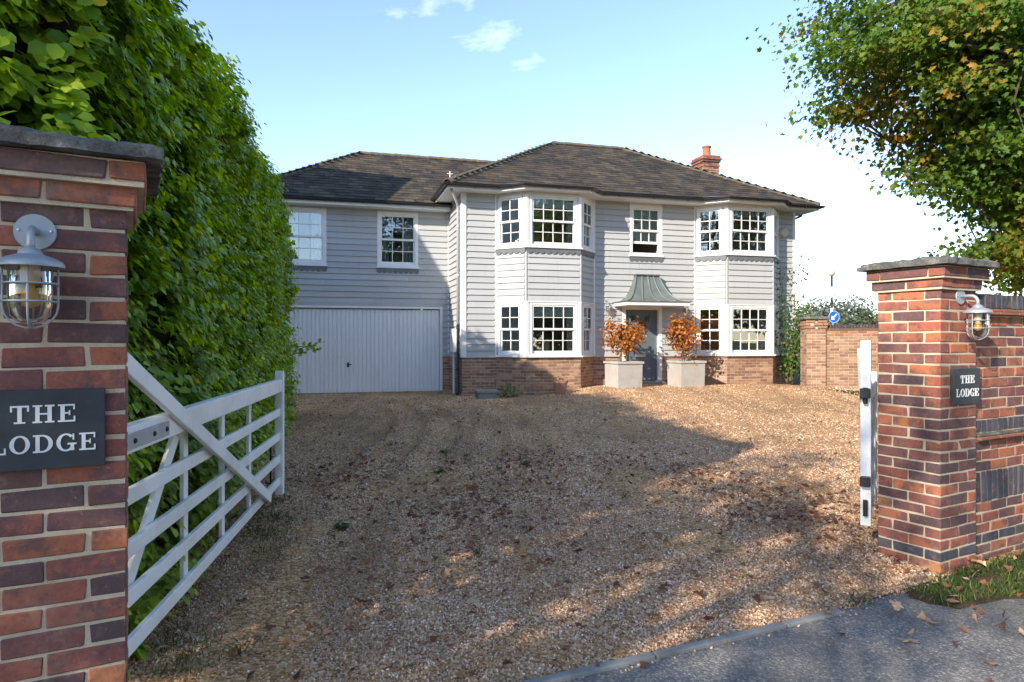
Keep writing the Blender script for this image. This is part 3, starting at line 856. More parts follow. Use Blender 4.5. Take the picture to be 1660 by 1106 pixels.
wallpart('partition', [(3.7, 3.8, 0.22, DEP - 0.2, 0.58, 2.75), (5.75, 5.85, 0.22, DEP - 0.2, 0.58, 2.75), (3.8, 5.75, 3.2, 3.3, 0.58, 2.75),
                       (3.7, 3.8, 0.22, DEP - 0.2, 2.98, 5.24), (5.75, 5.85, 0.22, DEP - 0.2, 2.98, 5.24), (0.22, 3.7, 4.4, 4.5, 0.58, 2.75), (5.85, W - 0.22, 4.4, 4.5, 2.98, 5.24),
                       (0.22, 3.7, 4.2, 4.3, 2.98, 5.24), (5.85, W - 0.22, 4.3, 4.4, 0.58, 2.75)])
# garage wing
w0, w1 = WB, WB + 0.2
boxes = [(WA, GAR[0], w0, w1, 0.05, WEAV), (GAR[1], 0, w0, w1, 0.05, WEAV), (GAR[0], GAR[1], w0, w1, GAR[2], WWIN[0][2] + 0.03),
         (GAR[0], GAR[1], w0, w1, 4.97, WEAV), (GAR[0], WWIN[0][0] + 0.04, w0, w1, 3.59, 4.97), (WWIN[0][1] - 0.04, WWIN[1][0] + 0.04, w0, w1, 3.59, 4.97),
         (WWIN[1][1] - 0.04, GAR[1], w0, w1, 3.59, 4.97), (WA, WA + 0.2, w1, 7.4, 0.05, WEAV), (WA + 0.2, 0, 7.2, 7.4, 0.05, WEAV)]
wallpart('wing_wall', boxes)
wallpart('wing_floor', [(WA + 0.2, 0, w1, 7.2, 2.75, 2.95), (WA + 0.2, 0, w1, 7.2, 5.06, 5.14), (WA + 0.2, 0, 5.2, 5.3, 2.95, 5.06)])
# bay bodies
for a0 in BAYS:
    MB().prism(bay_poly(a0), 0.1, 1.195, axis='z').build('bay_base', MAT['mortar_house'], house)
    MB().prism(bay_poly(a0, 0.0), 2.56, 3.84, axis='z').build('bay_panel', MAT['plaster'], house)
    MB().prism(bay_poly(a0, 0.0), 5.155, 5.25, axis='z').build('bay_head', MAT['white'], house)

# ---- weatherboards
BEXP = 0.152
def board(parent, O, phi, s0, s1, z0, z1):
    if s1 - s0 < 0.015 or z1 - z0 < 0.02: return
    k = (z1 - z0) / BEXP
    tb, tt = 0.040, 0.040 - 0.030 * min(1.0, k)
    L = s1 - s0
    o = MB().prism([(0, 0), (L, 0), (L, z1 - z0 + 0.006), (0, z1 - z0 + 0.006)], 0, 0)
    mb = MB(); H = z1 - z0 + 0.006
    mb.add([(0, -tb, 0), (L, -tb, 0), (L, 0.0, 0), (0, 0.0, 0), (0, -tt, H), (L, -tt, H), (L, 0.0, H), (0, 0.0, H)],
           [(0, 3, 2, 1), (4, 5, 6, 7), (0, 1, 5, 4), (1, 2, 6, 5), (2, 3, 7, 6), (3, 0, 4, 7)])
    mb.build('weatherboard', MAT['board'], parent, (O[0] + math.cos(phi) * s0, O[1] + math.sin(phi) * s0, z0), (0, 0, phi + random.uniform(-.0006, .0006)))
def boards(O, phi, L, z0, z1, cuts=()):
    z = z0
    while z < z1 - 0.02:
        zt = min(z + BEXP, z1)
        segs = [(0.0, L, z, zt)]
        for (c0, c1, cz0, cz1) in cuts:
            new = []
            for (a, b, za, zb) in segs:
                if c1 <= a or c0 >= b or cz1 <= za or cz0 >= zb: new.append((a, b, za, zb)); continue
                if c0 > a: new.append((a, c0, za, zb))
                if c1 < b: new.append((c1, b, za, zb))
                m0, m1 = max(a, c0), min(b, c1)
                if cz0 > za: new.append((m0, m1, za, cz0))
                if cz1 < zb: new.append((m0, m1, cz1, zb))
            segs = new
        for (a, b, za, zb) in segs:
            while b - a > 2.6:
                c_ = a + random.uniform(1.1, 2.4); board(house, O, phi, a, c_ - 0.003, za, zb); a = c_
            board(house, O, phi, a, b, za + random.uniform(-.003, .003), zb)
        z = zt
boards((0.085, -0.002), 0, BAYS[0] - 0.085 - 0.05, PL + 0.012, SOF)
mid0 = BAYS[0] + 2 * BC + BF + 0.05
boards((mid0, -0.002), 0, BAYS[1] - 0.05 - mid0, PL + 0.012, SOF,
       [(DOOR[0] - 0.09 - mid0, DOOR[1] + 0.09 - mid0, 0, 2.54), (MIDW[0] - mid0, MIDW[1] - mid0, MIDW[2], 6)])
rt0 = BAYS[1] + 2 * BC + BF + 0.05
boards((rt0, -0.002), 0, W - 0.06 - rt0, PL + 0.012, SOF)
boards((-0.002, WB), -math.pi / 2, WB - 0.085, PL + 0.012, SOF)          # return wall
boards((WA + 0.06, WB - 0.002), 0, -WA - 0.062, PL + 0.012, WSOF,
       [(GAR[0] - 0.07 - WA - 0.06, GAR[1] + 0.07 - WA - 0.06, 0, GAR[2] + 0.07)] + [(w[0] - WA - 0.06, w[1] - WA - 0.06, w[2], w[3]) for w in WWIN])
for a0 in BAYS:
    P = bay_poly(a0)
    for i in range(3):
        d = Vector(P[i + 1]) - Vector(P[i]); L = d.length; phi = math.atan2(d.y, d.x)
        n = Vector((d.y, -d.x)).normalized() * 0.002
        m = 0.035
        boards((P[i][0] + d.x / L * m + n.x, P[i][1] + d.y / L * m + n.y), phi, L - 2 * m, 2.575, 3.755)
# corner boards and trims
def trim(name, boxes, mat=MAT['white'], bevel=0.004):
    for b in boxes: MB().box(*b).build(name, mat, house, bevel=bevel)
trim('corner_board', [(-0.046, 0.082, -0.050, -0.001, PL + 0.005, SOF), (-0.050, -0.001, 0.0, 0.082, PL + 0.005, SOF),
                      (W - 0.058, W + 0.03, -0.034, -0.001, PL + 0.005, SOF),
                      (mid0 - 0.05, mid0, -0.03, -0.001, PL + 0.005, SOF), (BAYS[1] - 0.05, BAYS[1], -0.03, -0.001, PL + 0.005, SOF),
                      (rt0 - 0.05, rt0, -0.03, -0.001, PL + 0.005, SOF), (BAYS[0] - 0.05, BAYS[0], -0.03, -0.001, PL + 0.005, SOF),
                      (-0.06, -0.003, WB - 0.032, WB - 0.003, PL + 0.005, WSOF)])
for a0 in BAYS:
    P = bay_poly(a0)
    for k in (1, 2):
        MB().lathe([(0.036, 2.575), (0.036, 3.755)], 8, Matrix.Translation((P[k][0], P[k][1], 0))).build('corner_bead', MAT['board'], house)
        for z0, z1 in ((PL + 0.045, 2.555), (3.905, 5.155)):
            MB().prism([(P[k][0] - 0.075, P[k][1] - 0.03 + (0.075 if k == 1 else 0.0)), (P[k][0] - 0.01, P[k][1] - 0.045), (P[k][0] + 0.01, P[k][1] - 0.045), (P[k][0] + 0.075, P[k][1] - 0.03 + (0.075 if k == 2 else 0.0)), (P[k][0] + 0.05, P[k][1] + 0.09), (P[k][0] - 0.05, P[k][1] + 0.09)], z0, z1, axis='z').build('corner_post', MAT['white'], house, bevel=0.008)
    # drip board above the lower windows
    for i in range(3):
        d = Vector(P[i + 1]) - Vector(P[i]); L = d.length; phi = math.atan2(d.y, d.x)
        MB().box(-0.012, L + 0.012, -0.045, 0.0, 2.548, 2.574).build('head_board', MAT['white'], house, (P[i][0], P[i][1], 0), (0, 0, phi), bevel=0.003)

# ---- brickwork of the plinth
HB = (0.215, 0.1, 0.065, 0.010)
HBR = [brick_mesh('brick', HB[0], HB[1], HB[2], MAT['brick_house'], 60 + k) for k in range(4)]
todo = []
def course_face(O, phi, L, z0, z1, phase=0):
    c = 0; z = z1
    d = Vector((math.cos(phi), math.sin(phi))); n = Vector((d.y, -d.x))
    while z - HB[2] > z0 - 0.02:
        zc = z - HB[2] / 2 - 0.004
        x = -(0.1125 if (c + phase) % 2 else 0.0)
        while x < L - 0.02:
            x0, x1 = max(0.003, x), min(L - 0.003, x + HB[0])
            if x1 - x0 > 0.025:
                p = Vector(O) + d * (x0 + x1) / 2 - n * (HB[1] / 2 - 0.007)
                todo.append((hw(p.x, p.y, zc), p, zc, phi, (x1 - x0) / HB[0]))
            x += HB[0] + HB[3]
        z -= HB[2] + HB[3]; c += 1
for bi, a0 in enumerate(BAYS):
    P = bay_poly(a0)
    for i in range(3):
        d = Vector(P[i + 1]) - Vector(P[i])
        course_face(P[i], math.atan2(d.y, d.x), d.length, 0.28, 1.20, i)
course_face((0, 0), 0, BAYS[0], 0.25, 1.20)
course_face((mid0 - 0.05, 0), 0, DOOR[0] - 0.085 - mid0 + 0.05, 0.35, 1.20)
course_face((DOOR[1] + 0.085, 0), 0, BAYS[1] - DOOR[1] - 0.085, 0.35, 1.20)
course_face((rt0 - 0.05, 0), 0, W - rt0 + 0.05, 0.35, 1.20)
course_face((0, WB), -math.pi / 2, WB, 0.2, 1.20)
course_face((GAR[1] + 0.07, WB), 0, -GAR[1] - 0.07, 0.2, 1.20)
plinth = MB()
for (x0, x1) in ((0, BAYS[0]), (mid0 - 0.05, DOOR[0] - 0.085), (DOOR[1] + 0.085, BAYS[1]), (rt0 - 0.05, W)):
    plinth.box(x0, x1, -0.003, 0.01, 0.05, 1.2)
plinth.box(-0.003, 0.02, 0.0, WB, 0.05, 1.2)
plinth.box(GAR[1] + 0.07, 0, WB - 0.003, WB + 0.01, 0.05, 1.2)
plinth = plinth.build('brick_plinth', MAT['mortar_house'], house)
todo.sort(key=lambda q: q[0].x ** 2 + q[0].y ** 2)
rest = MB()
for k, (wp, p, zc, phi, sc) in enumerate(todo):
    jit = random.uniform(-.002, .002)
    if k < 290:
        place('brick', HBR[k % 4], plinth, (p.x, p.y + jit, zc), (0, random.uniform(-.004, .004), phi), (sc, 1, 1))
    else:
        M = Matrix.Translation((p.x, p.y + jit, zc)) @ Matrix.Rotation(phi, 4, 'Z') @ Matrix.Diagonal((sc, 1, 1, 1))
        me = HBR[k % 4]
        rest.add([v.co for v in me.vertices], [tuple(f.vertices) for f in me.polygons], M)
tag(rest.build('brickwork', MAT['brick_house'], plinth), kind='stuff')
trim('plinth_sill', [(-0.05, BAYS[0] - 0.02, -0.045, -0.001, PL - 0.012, PL + 0.012), (mid0 - 0.03, DOOR[0] - 0.09, -0.045, -0.001, PL - 0.012, PL + 0.012),
                     (DOOR[1] + 0.09, BAYS[1] - 0.02, -0.045, -0.001, PL - 0.012, PL + 0.012), (rt0 - 0.03, W + 0.03, -0.045, -0.001, PL - 0.012, PL + 0.012)], MAT['board'])
MB().box(-0.045, -0.001, 0.0, WB - 0.03, PL - 0.012, PL + 0.012).build('plinth_sill', MAT['board'], house)

# ---- sash windows
def scallop(w, n, drop=0.115, r=None):
    mb = MB(); r = w / n / 2
    poly = [(0, 0), (0, -(drop - r))]
    for k in range(n):
        for q in range(1, 8):
            a = math.pi - math.pi * q / 8
            poly.append((2 * r * k + r + r * math.cos(a), -(drop - r) + -abs(r * math.sin(a))))
        poly.append((2 * r * (k + 1), -(drop - r)))
    poly.append((w, 0))
    # fill as strips so the mesh stays clean
    xs = sorted(set(round(p[0], 5) for p in poly))
    low = {}
    for x, z in poly[1:-1]: low[round(x, 5)] = z
    low[0.0] = -(drop - r); low[round(w, 5)] = -(drop - r)
    xs = sorted(low)
    for x0, x1 in zip(xs, xs[1:]):
        mb.add([(x0, -0.004, 0), (x1, -0.004, 0), (x1, -0.004, low[x1]), (x0, -0.004, low[x0]), (x0, 0.002, 0), (x1, 0.002, 0), (x1, 0.002, low[x1]), (x0, 0.002, low[x0])],
               [(0, 3, 2, 1), (4, 5, 6, 7), (3, 7, 6, 2), (0, 1, 5, 4)])
    return mb
PANE = {}
def window(a, b, z, phi, w, h, cols, rows=2, apron=0, open_=0.0, cas=0.06):
    """sash window; origin is the outer bottom-left of the box frame"""
    f = MB()
    f.box(0, cas, -0.03, 0.10, 0, h); f.box(w - cas, w, -0.03, 0.10, 0, h)
    f.box(cas, w - cas, -0.028, 0.10, h - cas, h); f.box(cas, w - cas, -0.028, 0.10, 0, cas * 0.8)
    win = f.build('window', MAT['white'], house, (a, b, z), (0, 0, phi), bevel=0.004)
    MB().box(-0.025, w + 0.025, -0.075, 0.02, -0.042, -0.002).build('sill', MAT['white'], win, bevel=0.006)
    if apron:
        scallop(w + 0.03, max(6, apron - 2), 0.135).build('lead_apron', MAT['lead'], win, (-0.015, -0.044, -0.043))
    iw0, iw1 = cas + 0.002, w - cas - 0.002
    iz0, iz1 = cas * 0.8 + 0.002, h - cas - 0.002
    mid = (iz0 + iz1) / 2
    for which in (0, 1):
        if which == 0: y0, y1, z0, z1 = -0.012, 0.022, mid - 0.02, iz1          # upper sash outside
        else: y0, y1, z0, z1 = 0.030, 0.064, iz0 + open_, mid + 0.02 + open_
        m = MB(); st, tr, bar = 0.038, 0.038, 0.017
        m.box(iw0, iw0 + st, y0, y1, z0, z1); m.box(iw1 - st, iw1, y0, y1, z0, z1)
        bot = 0.05 if which == 0 else 0.065
        m.box(iw0 + st, iw1 - st, y0 + .001, y1, z1 - tr, z1); m.box(iw0 + st, iw1 - st, y0 + .001, y1, z0, z0 + bot)
        gx0, gx1, gz0, gz1 = iw0 + st, iw1 - st, z0 + bot, z1 - tr
        pw, ph = (gx1 - gx0) / cols, (gz1 - gz0) / rows
        for c in range(1, cols): m.box(gx0 + c * pw - bar / 2, gx0 + c * pw + bar / 2, y0 + .002, y1, gz0, gz1)
        for r_ in range(1, rows): m.box(gx0, gx1, y0 + .003, y1 - .001, gz0 + r_ * ph - bar / 2, gz0 + r_ * ph + bar / 2)
        m.build('sash', MAT['white'], win)
        key = (round(pw, 4), round(ph, 4))
        if key not in PANE:
            PANE[key] = MB().box(-pw / 2, pw / 2, -0.002, 0.002, -ph / 2, ph / 2).mesh('pane', MAT['glass'])
        for c in range(cols):
            for r_ in range(rows):
                if which == 1 and gz0 + (r_ + 1) * ph > mid + 0.04 + 0.4 * 0 and open_ > 0 and r_ == rows - 1: continue
                place('pane', PANE[key], win, (gx0 + (c + .5) * pw, (y0 + y1) / 2 + 0.004, gz0 + (r_ + .5) * ph), (random.uniform(-.006, .006), 0, random.uniform(-.006, .006)))
    return win
for a0 in BAYS:
    P = bay_poly(a0)
    for zi, (z0, hh, ap) in enumerate(((PL + 0.045, 1.29, 0), (3.905, 1.25, 1))):
        for i in range(3):
            d = Vector(P[i + 1]) - Vector(P[i]); L = d.length; phi = math.atan2(d.y, d.x); d /= L
            g0, g1 = (0.04, 0.105) if i == 0 else ((0.105, 0.04) if i == 2 else (0.085, 0.085))
            window(P[i][0] + d.x * g0, P[i][1] + d.y * g0, z0, phi, L - g0 - g1, hh, 4 if i == 1 else 2)
        if ap:
            for i in range(3):
                d = Vector(P[i + 1]) - Vector(P[i]); L = d.length; phi = math.atan2(d.y, d.x)
                n = 9 if i == 1 else 5
                scallop(L, n, 0.14).build('lead_apron', MAT['lead'], house, (P[i][0] + math.sin(phi) * 0.046, P[i][1] - math.cos(phi) * 0.046, 3.862), (0, 0, phi))
        # continuous moulded sill round the bay
        off = 0.085
        Q = bay_poly(a0, off); In = bay_poly(a0, -0.04)
        MB().prism(Q[:1] + Q[1:3] + Q[3:] + [In[3], In[2], In[1], In[0]], z0 - 0.045, z0 - 0.004, axis='z').build('bay_sill', MAT['white'], house, bevel=0.006)
window(MIDW[0], 0.0, MIDW[2], 0, MIDW[1] - MIDW[0], MIDW[3] - MIDW[2], 3, 2, 9, 0.24, 0.085)
for w_ in WWIN:
    window(w_[0], WB, w_[2], 0, w_[1] - w_[0], w_[3] - w_[2], 3, 2, 10, 0.0, 0.085)

# ---- eaves: soffit, fascia, gutter, following the bays
def eave_path():
    pts = [(-OV, DEP + OV), (-OV, -OV)]
    for a0 in BAYS:
        q = bay_poly(a0, 0.30)
        pts += [(a0 - 0.02, -OV), (q[1][0], q[1][1]), (q[2][0], q[2][1]), (a0 + 2 * BC + BF + 0.02, -OV)]
    pts += [(W + OV, -OV), (W + OV, DEP + OV)]
    return pts
EP = eave_path()
def offset_path(pts, d):
    """shift an open path to its left-hand... outer side by d"""
    out = []
    for i, p in enumerate(pts):
        p = Vector(p)
        n = []
        if i > 0: e = (p - Vector(pts[i - 1])).normalized(); n.append(Vector((e.y, -e.x)))
        if i < len(pts) - 1: e = (Vector(pts[i + 1]) - p).normalized(); n.append(Vector((e.y, -e.x)))
        m = sum(n, Vector((0, 0))); m.normalize()
        k = 1 / max(0.5, m.dot(n[0]))
        out.append(p + m * d * k)
    return out
def ribbon(name, prof, pts, mat, parent, smooth=False):
    """sweep a profile (offset, z) along the eaves path"""
    rails = [offset_path(pts, o) for o, z in prof]
    vs = []; fs = []; n = len(prof)
    for i in range(len(pts)):
        for k in range(n): vs.append((rails[k][i].x, rails[k][i].y, prof[k][1]))
    for i in range(len(pts) - 1):
        for k in range(n):
            k2 = (k + 1) % n
            fs.append((i * n + k, i * n + k2, (i + 1) * n + k2, (i + 1) * n + k))
    fs += [tuple(range(n)), tuple(reversed(range((len(pts) - 1) * n, len(pts) * n)))]
    return MB().add(vs, fs).build(name, mat, parent, smooth=smooth)
soff = [(p[0], p[1]) for p in EP]
inner = [(0.0, DEP), (0.0, 0.0)] + [(W, 0.0), (W, DEP)]
sb = MB()
sb.box(-OV + 0.01, W + OV - 0.01, -OV + 0.01, 0.0, SOF, SOF + 0.02)
sb.box(-OV + 0.01, 0.0, 0.0, DEP + OV, SOF, SOF + 0.02); sb.box(W, W + OV - 0.01, 0.0, DEP + OV, SOF, SOF + 0.02)
sb.build('soffit', MAT['soffit'], house)
for a0 in BAYS:
    Q = bay_poly(a0, 0.29, -OV + 0.02)
    MB().prism([(a0 - 0.01, -OV + 0.012), Q[1], Q[2], (a0 + 2 * BC + BF + 0.01, -OV + 0.012)], SOF - 0.004, SOF + 0.017, axis='z').build('soffit', MAT['soffit'], house)
    # small lead apron roof over the bay
    q = bay_poly(a0, 0.32)
    z1 = EAV + 0.095
    lo = EAV - 0.015
    MB().add([(a0 - 0.06, -OV - 0.02, lo + .03), (q[1][0], q[1][1], lo), (q[2][0], q[2][1], lo), (a0 + 2 * BC + BF + 0.06, -OV - 0.02, lo + .03),
              (q[2][0] + 0.2, -0.28, z1 + 0.012), (q[1][0] - 0.2, -0.28, z1 + 0.012)],
             [(0, 1, 5), (1, 2, 4, 5), (2, 3, 4)]).build('bay_lead_roof', MAT['lead'], house)
ribbon('fascia', [(-0.012, SOF - 0.012), (0.012, SOF - 0.012), (0.012, EAV - 0.02), (-0.012, EAV - 0.02)], EP, MAT['white'], house)
gprof = [(0.070 + 0.056 * math.cos(R(q)), EAV - 0.035 + 0.06 * math.sin(R(q))) for q in range(180, 361, 30)] + [(0.118, EAV - 0.030), (0.022, EAV - 0.030)]
gut = ribbon('gutter', gprof, EP, MAT['gutter'], house)
def brackets(path, z, parent):
    for p, q in zip(path, path[1:]):
        p = Vector(p); q = Vector(q); L = (q - p).length; e = (q - p) / L; n = Vector((e.y, -e.x))
        k = max(1, int(L / 0.85))
        for i in range(k):
            c = p + e * L * (i + 0.5) / k
            mb = MB()
            mb.tube([(c + n * (0.07 + 0.062 * math.cos(R(a)))).to_3d() + Vector((0, 0, z - 0.035 + 0.066 * math.sin(R(a)))) for a in range(180, 361, 30)], 0.010, 5)
            mb.build('gutter_bracket', MAT['gutter'], parent)
brackets(EP[1:-1], EAV, gut)
WEP = [(WA - OV, 8.0), (WA - OV, WB - 0.42), (-0.06, WB - 0.42)]
ws = MB().box(WA - OV + 0.01, -0.03, WB - 0.41, WB, WSOF, WSOF + 0.02); ws.box(WA - OV + 0.01, WA, WB, 8, WSOF, WSOF + 0.02)
ws.build('soffit', MAT['soffit'], house)
ribbon('fascia', [(-0.012, WSOF - 0.012), (0.012, WSOF - 0.012), (0.012, WEAV - 0.02), (-0.012, WEAV - 0.02)], WEP, MAT['white'], house)
gut2 = ribbon('gutter', [(o, z - EAV + WEAV) for o, z in gprof], WEP, MAT['gutter'], house)
brackets(WEP[1:], WEAV, gut2)

# ---- roofs
AP1, AP2 = 3.52, 5.85
def roofmesh(name, vs, fs):
    return MB().add(vs, fs).build(name, MAT['slate'], house)
e = 0.02
roof = roofmesh('roof', [(-OV, -OV, EAV - e), (W + OV, -OV, EAV - e), (W + OV, DEP + OV + .04, EAV - e), (-OV, DEP + OV + .04, EAV - e), (AP1, RB, RZ - e), (AP2, RB, RZ - e)],
                [(0, 1, 5, 4), (1, 2, 5), (2, 3, 4, 5), (3, 0, 4), (0, 3, 2, 1)])
WAPX = -2.25
wroof = roofmesh('wing_roof', [(WA - OV, WB - 0.42, WEAV - e), (0.2, WB - 0.42, WEAV - e), (2.2, WRB, WRZ - e), (WAPX, WRB, WRZ - e), (WA - OV, 7.9, WEAV - e), (0.2, 7.9, WEAV - e)],
                 [(0, 1, 2, 3), (0, 3, 4), (3, 2, 5, 4), (0, 4, 5, 1)])
SLW, SLE, SLT = 0.25, 0.20, 0.011
slate_me = MB().box(-SLW / 2 + .003, SLW / 2 - .003, 0, SLE * 1.55, 0, SLT).mesh('slate', MAT['slate'])
slates = []
def slate_plane(P0, P1, T0, T1, roofobj, clip=None):
    """slates on the plane with eave P0-P1 and upper edge T0-T1"""
    P0, P1, T0, T1 = map(Vector, (P0, P1, T0, T1))
    ex = (P1 - P0).normalized(); nz = ex.cross(T0 - P0).normalized()
    if nz.z < 0: nz = -nz
    up = nz.cross(ex).normalized()
    H = (T0 - P0).dot(up)
    lx0, lx1 = 0.0, (P1 - P0).length
    tx0, tx1 = (T0 - P0).dot(ex), (T1 - P0).dot(ex)
    rows = int(H / SLE)
    M0 = Matrix(((ex.x, up.x, nz.x, 0), (ex.y, up.y, nz.y, 0), (ex.z, up.z, nz.z, 0), (0, 0, 0, 1)))
    for r_ in range(rows):
        y = r_ * SLE - 0.03
        k = (y + SLE) / H
        xa = lx0 + (tx0 - lx0) * max(0, y / H); xb = lx1 + (tx1 - lx1) * max(0, y / H)
        x = xa - (SLW / 2 if r_ % 2 else 0.0) - (xa % SLW)
        while x < xb:
            s0, s1 = max(x, xa), min(x + SLW, xb)
            if s1 - s0 > 0.04:
                c = P0 + ex * (s0 + s1) / 2 + up * y
                if clip is None or clip(c): slates.append((hw(*c), c, M0, (s1 - s0) / SLW, roofobj))
            x += SLW
slate_plane((-OV, -OV, EAV), (W + OV, -OV, EAV), (AP1, RB, RZ), (AP2, RB, RZ), roof)
slate_plane((-OV, DEP + OV, EAV), (-OV, -OV, EAV), (AP1, RB, RZ), (AP1, RB, RZ), roof)
slate_plane((W + OV, -OV, EAV), (W + OV, DEP + OV, EAV), (AP2, RB, RZ), (AP2, RB, RZ), roof)
slate_plane((WA - OV, WB - 0.42, WEAV), (0.15, WB - 0.42, WEAV), (WAPX, WRB, WRZ), (2.2, WRB, WRZ), wroof)
slate_plane((WA - OV, 7.9, WEAV), (WA - OV, WB - 0.42, WEAV), (WAPX, WRB, WRZ), (WAPX, WRB, WRZ), wroof)
slates.sort(key=lambda q: (q[0].x + 0.5) ** 2 + q[0].y ** 2)
rest = {roof.name: MB(), wroof.name: MB()}
for k, (wp, c, M0, sc, ro) in enumerate(slates):
    tilt = Matrix.Rotation(R(-3.4) + random.uniform(-.008, .008), 4, 'X') @ Matrix.Rotation(random.uniform(-.008, .008), 4, 'Z')
    M = Matrix.Translation(c + (M0 @ Vector((0, 0, 1))) * (0.018 + random.uniform(0, .004))) @ M0 @ tilt @ Matrix.Diagonal((sc, 1, 1, 1))
    if k < 300:
        o = place('slate', slate_me, ro); o.matrix_local = M
    else:
        rest[ro.name].add([v.co for v in slate_me.vertices], [tuple(f.vertices) for f in slate_me.polygons], M)
for ro in (roof, wroof):
    tag(rest[ro.name].build('slate_courses', MAT['slate'], ro), kind='stuff')
def ridge_line(p, q, ro, r=0.10):
    p = Vector(p); q = Vector(q); L = (q - p).length; e_ = (q - p) / L
    n = max(1, int(L / 0.34)); x = e_.cross(Vector((0, 0, 1))).normalized(); z = x.cross(e_)
    st = L / n
    prof = [(-1.35 * r, -0.045), (-0.8 * r, 0.012), (-0.35 * r, 0.045), (0.35 * r, 0.045), (0.8 * r, 0.012), (1.35 * r, -0.045)]
    for i in range(n):
        h0 = 0.010; h1 = -0.004
        c0 = p + e_ * st * i; c1 = p + e_ * (st * (i + 1) + 0.02)
        mb = MB()
        vs = [c0 + x * a + z * (b + h0 + .012) for a, b in prof] + [c1 + x * a + z * (b + h1 + .012) for a, b in prof]
        vs += [c0 + x * a + z * (b + h0 - .01) for a, b in prof] + [c1 + x * a + z * (b + h1 - .01) for a, b in prof]
        m = len(prof); fs = []
        for k in range(m - 1):
            fs += [(k, k + 1, m + k + 1, m + k), (2 * m + k, 3 * m + k, 3 * m + k + 1, 2 * m + k + 1), (k, 2 * m + k, 2 * m + k + 1, k + 1), (m + k, m + k + 1, 3 * m + k + 1, 3 * m + k)]
        mb.add(vs, fs)
        mb.build('ridge_tile', MAT['ridge'], ro, (0, 0, random.uniform(-.004, .006)))
ridge_line((-OV - .02, -OV - .02, EAV + .01), (AP1, RB, RZ), roof); ridge_line((AP1, RB, RZ + .01), (AP2, RB, RZ + .01), roof)
ridge_line((W + OV + .02, -OV - .02, EAV + .01), (AP2, RB, RZ), roof)
ridge_line((WA - OV - .02, WB - .44, WEAV + .01), (WAPX, WRB, WRZ), wroof); ridge_line((WAPX, WRB, WRZ + .01), (1.95, WRB, WRZ + .01), wroof)
# chimney
CX0, CX1, CY0, CY1 = 8.57, 9.13, 3.22, 3.80
ch = MB().box(CX0, CX1, CY0, CY1, 5.6, 7.56).build('chimney', MAT['mortar'], house)
CB = [brick_mesh('brick', 0.215, 0.1, 0.065, MAT['brick'], 90 + k) for k in range(3)]
for c in range(15):
    z = 7.64 - 0.075 * (c + 1)
    off = {0: 0.03, 1: 0.065, 2: 0.035, 3: 0.0, 4: 0.02}.get(c, 0.0)
    for face in range(2):
        L = CX1 - CX0 + 0.01 + 2 * off
        x = -(0.11 if c % 2 else 0)
        while x < L - .02:
            x0, x1 = max(0, x), min(L, x + .215)
            if x1 - x0 > .03:
                if face == 0: place('brick', CB[c % 3], ch, (CX0 - .005 - off + (x0 + x1) / 2, CY0 - .005 - off + .05, z + .0325), (0, 0, 0), ((x1 - x0) / .215, 1, 1))
                else: place('brick', CB[c % 3], ch, (CX0 - .005 - off + .05, CY0 - .005 - off + .107 + (x0 + x1) / 2, z + .0325), (0, 0, math.pi / 2), ((x1 - x0) / .215, 1, 1))
            x += .225
MB().box(CX0 - .055, CX1 + .055, CY0 - .055, CY1 + .055, 7.50, 7.555).build('chimney_course', MAT['brick'], ch)
MB().box(CX0 - .02, CX1 + .02, CY0 - .02, CY1 + .02, 7.556, 7.632).build('chimney_course', MAT['brick'], ch)
cxm, cym = (CX0 + CX1) / 2, (CY0 + CY1) / 2
MB().lathe([(0.15, 7.62), (0.135, 7.72), (0.125, 7.92), (0.15, 7.95), (0.15, 7.99), (0.11, 7.99), (0.10, 7.7)], 18, Matrix.Translation((cxm, cym, 0)), caps=False).build('chimney_pot', MAT['pot'], ch, smooth=True, autosmooth=40)
MB().lathe([(0.21, 7.58), (0.2, 7.65), (0.15, 7.69)], 14, Matrix.Translation((cxm, cym, 0))).build('flaunching', MAT['mortar_house'], ch)

# ---- garage door
g0, g1, gz = GAR
gd = MB()
gd.box(g0 - 0.07, g0, WB - 0.03, WB + 0.12, 0.2, gz + 0.07); gd.box(g1, g1 + 0.07, WB - 0.03, WB + 0.12, 0.2, gz + 0.07); gd.box(g0, g1, WB - 0.03, WB + 0.12, gz, gz + 0.07)
gd = gd.build('garage_door', MAT['white'], house, bevel=0.004)
n = 42; st = (g1 - g0 - 0.04) / n
for k in range(n):
    x = g0 + 0.02 + k * st
    MB().prism([(x + .007, WB + .058), (x + .015, WB + .040), (x + st - .015, WB + .040), (x + st - .007, WB + .058), (x + st - .007, WB + .08), (x + .007, WB + .08)], 0.275, gz - 0.03, axis='z').build('door_rib', MAT['garage'], gd)
MB().box(g0 + .01, g1 - .01, WB + 0.062, WB + 0.09, 0.27, gz - 0.02).build('door_leaf', MAT['garage'], gd)
MB().box(g0 + .02, g1 - .02, WB + 0.052, WB + 0.0615, 0.235, 0.272).build('weather_strip', MAT['black'], gd)
hx = -2.66
MB().box(hx - .028, hx + .028, WB + 0.030, WB + 0.0395, 0.93, 1.05).build('handle_plate', MAT['black'], gd, bevel=0.004)
MB().bar((hx - .01, WB + .01, 1.0), (hx + .09, WB + .01, 1.0), 0.022, 0.026).bar((hx, WB + .01, 1.0), (hx, WB + .04, 1.0), .02, .02).build('handle', MAT['black'], gd)

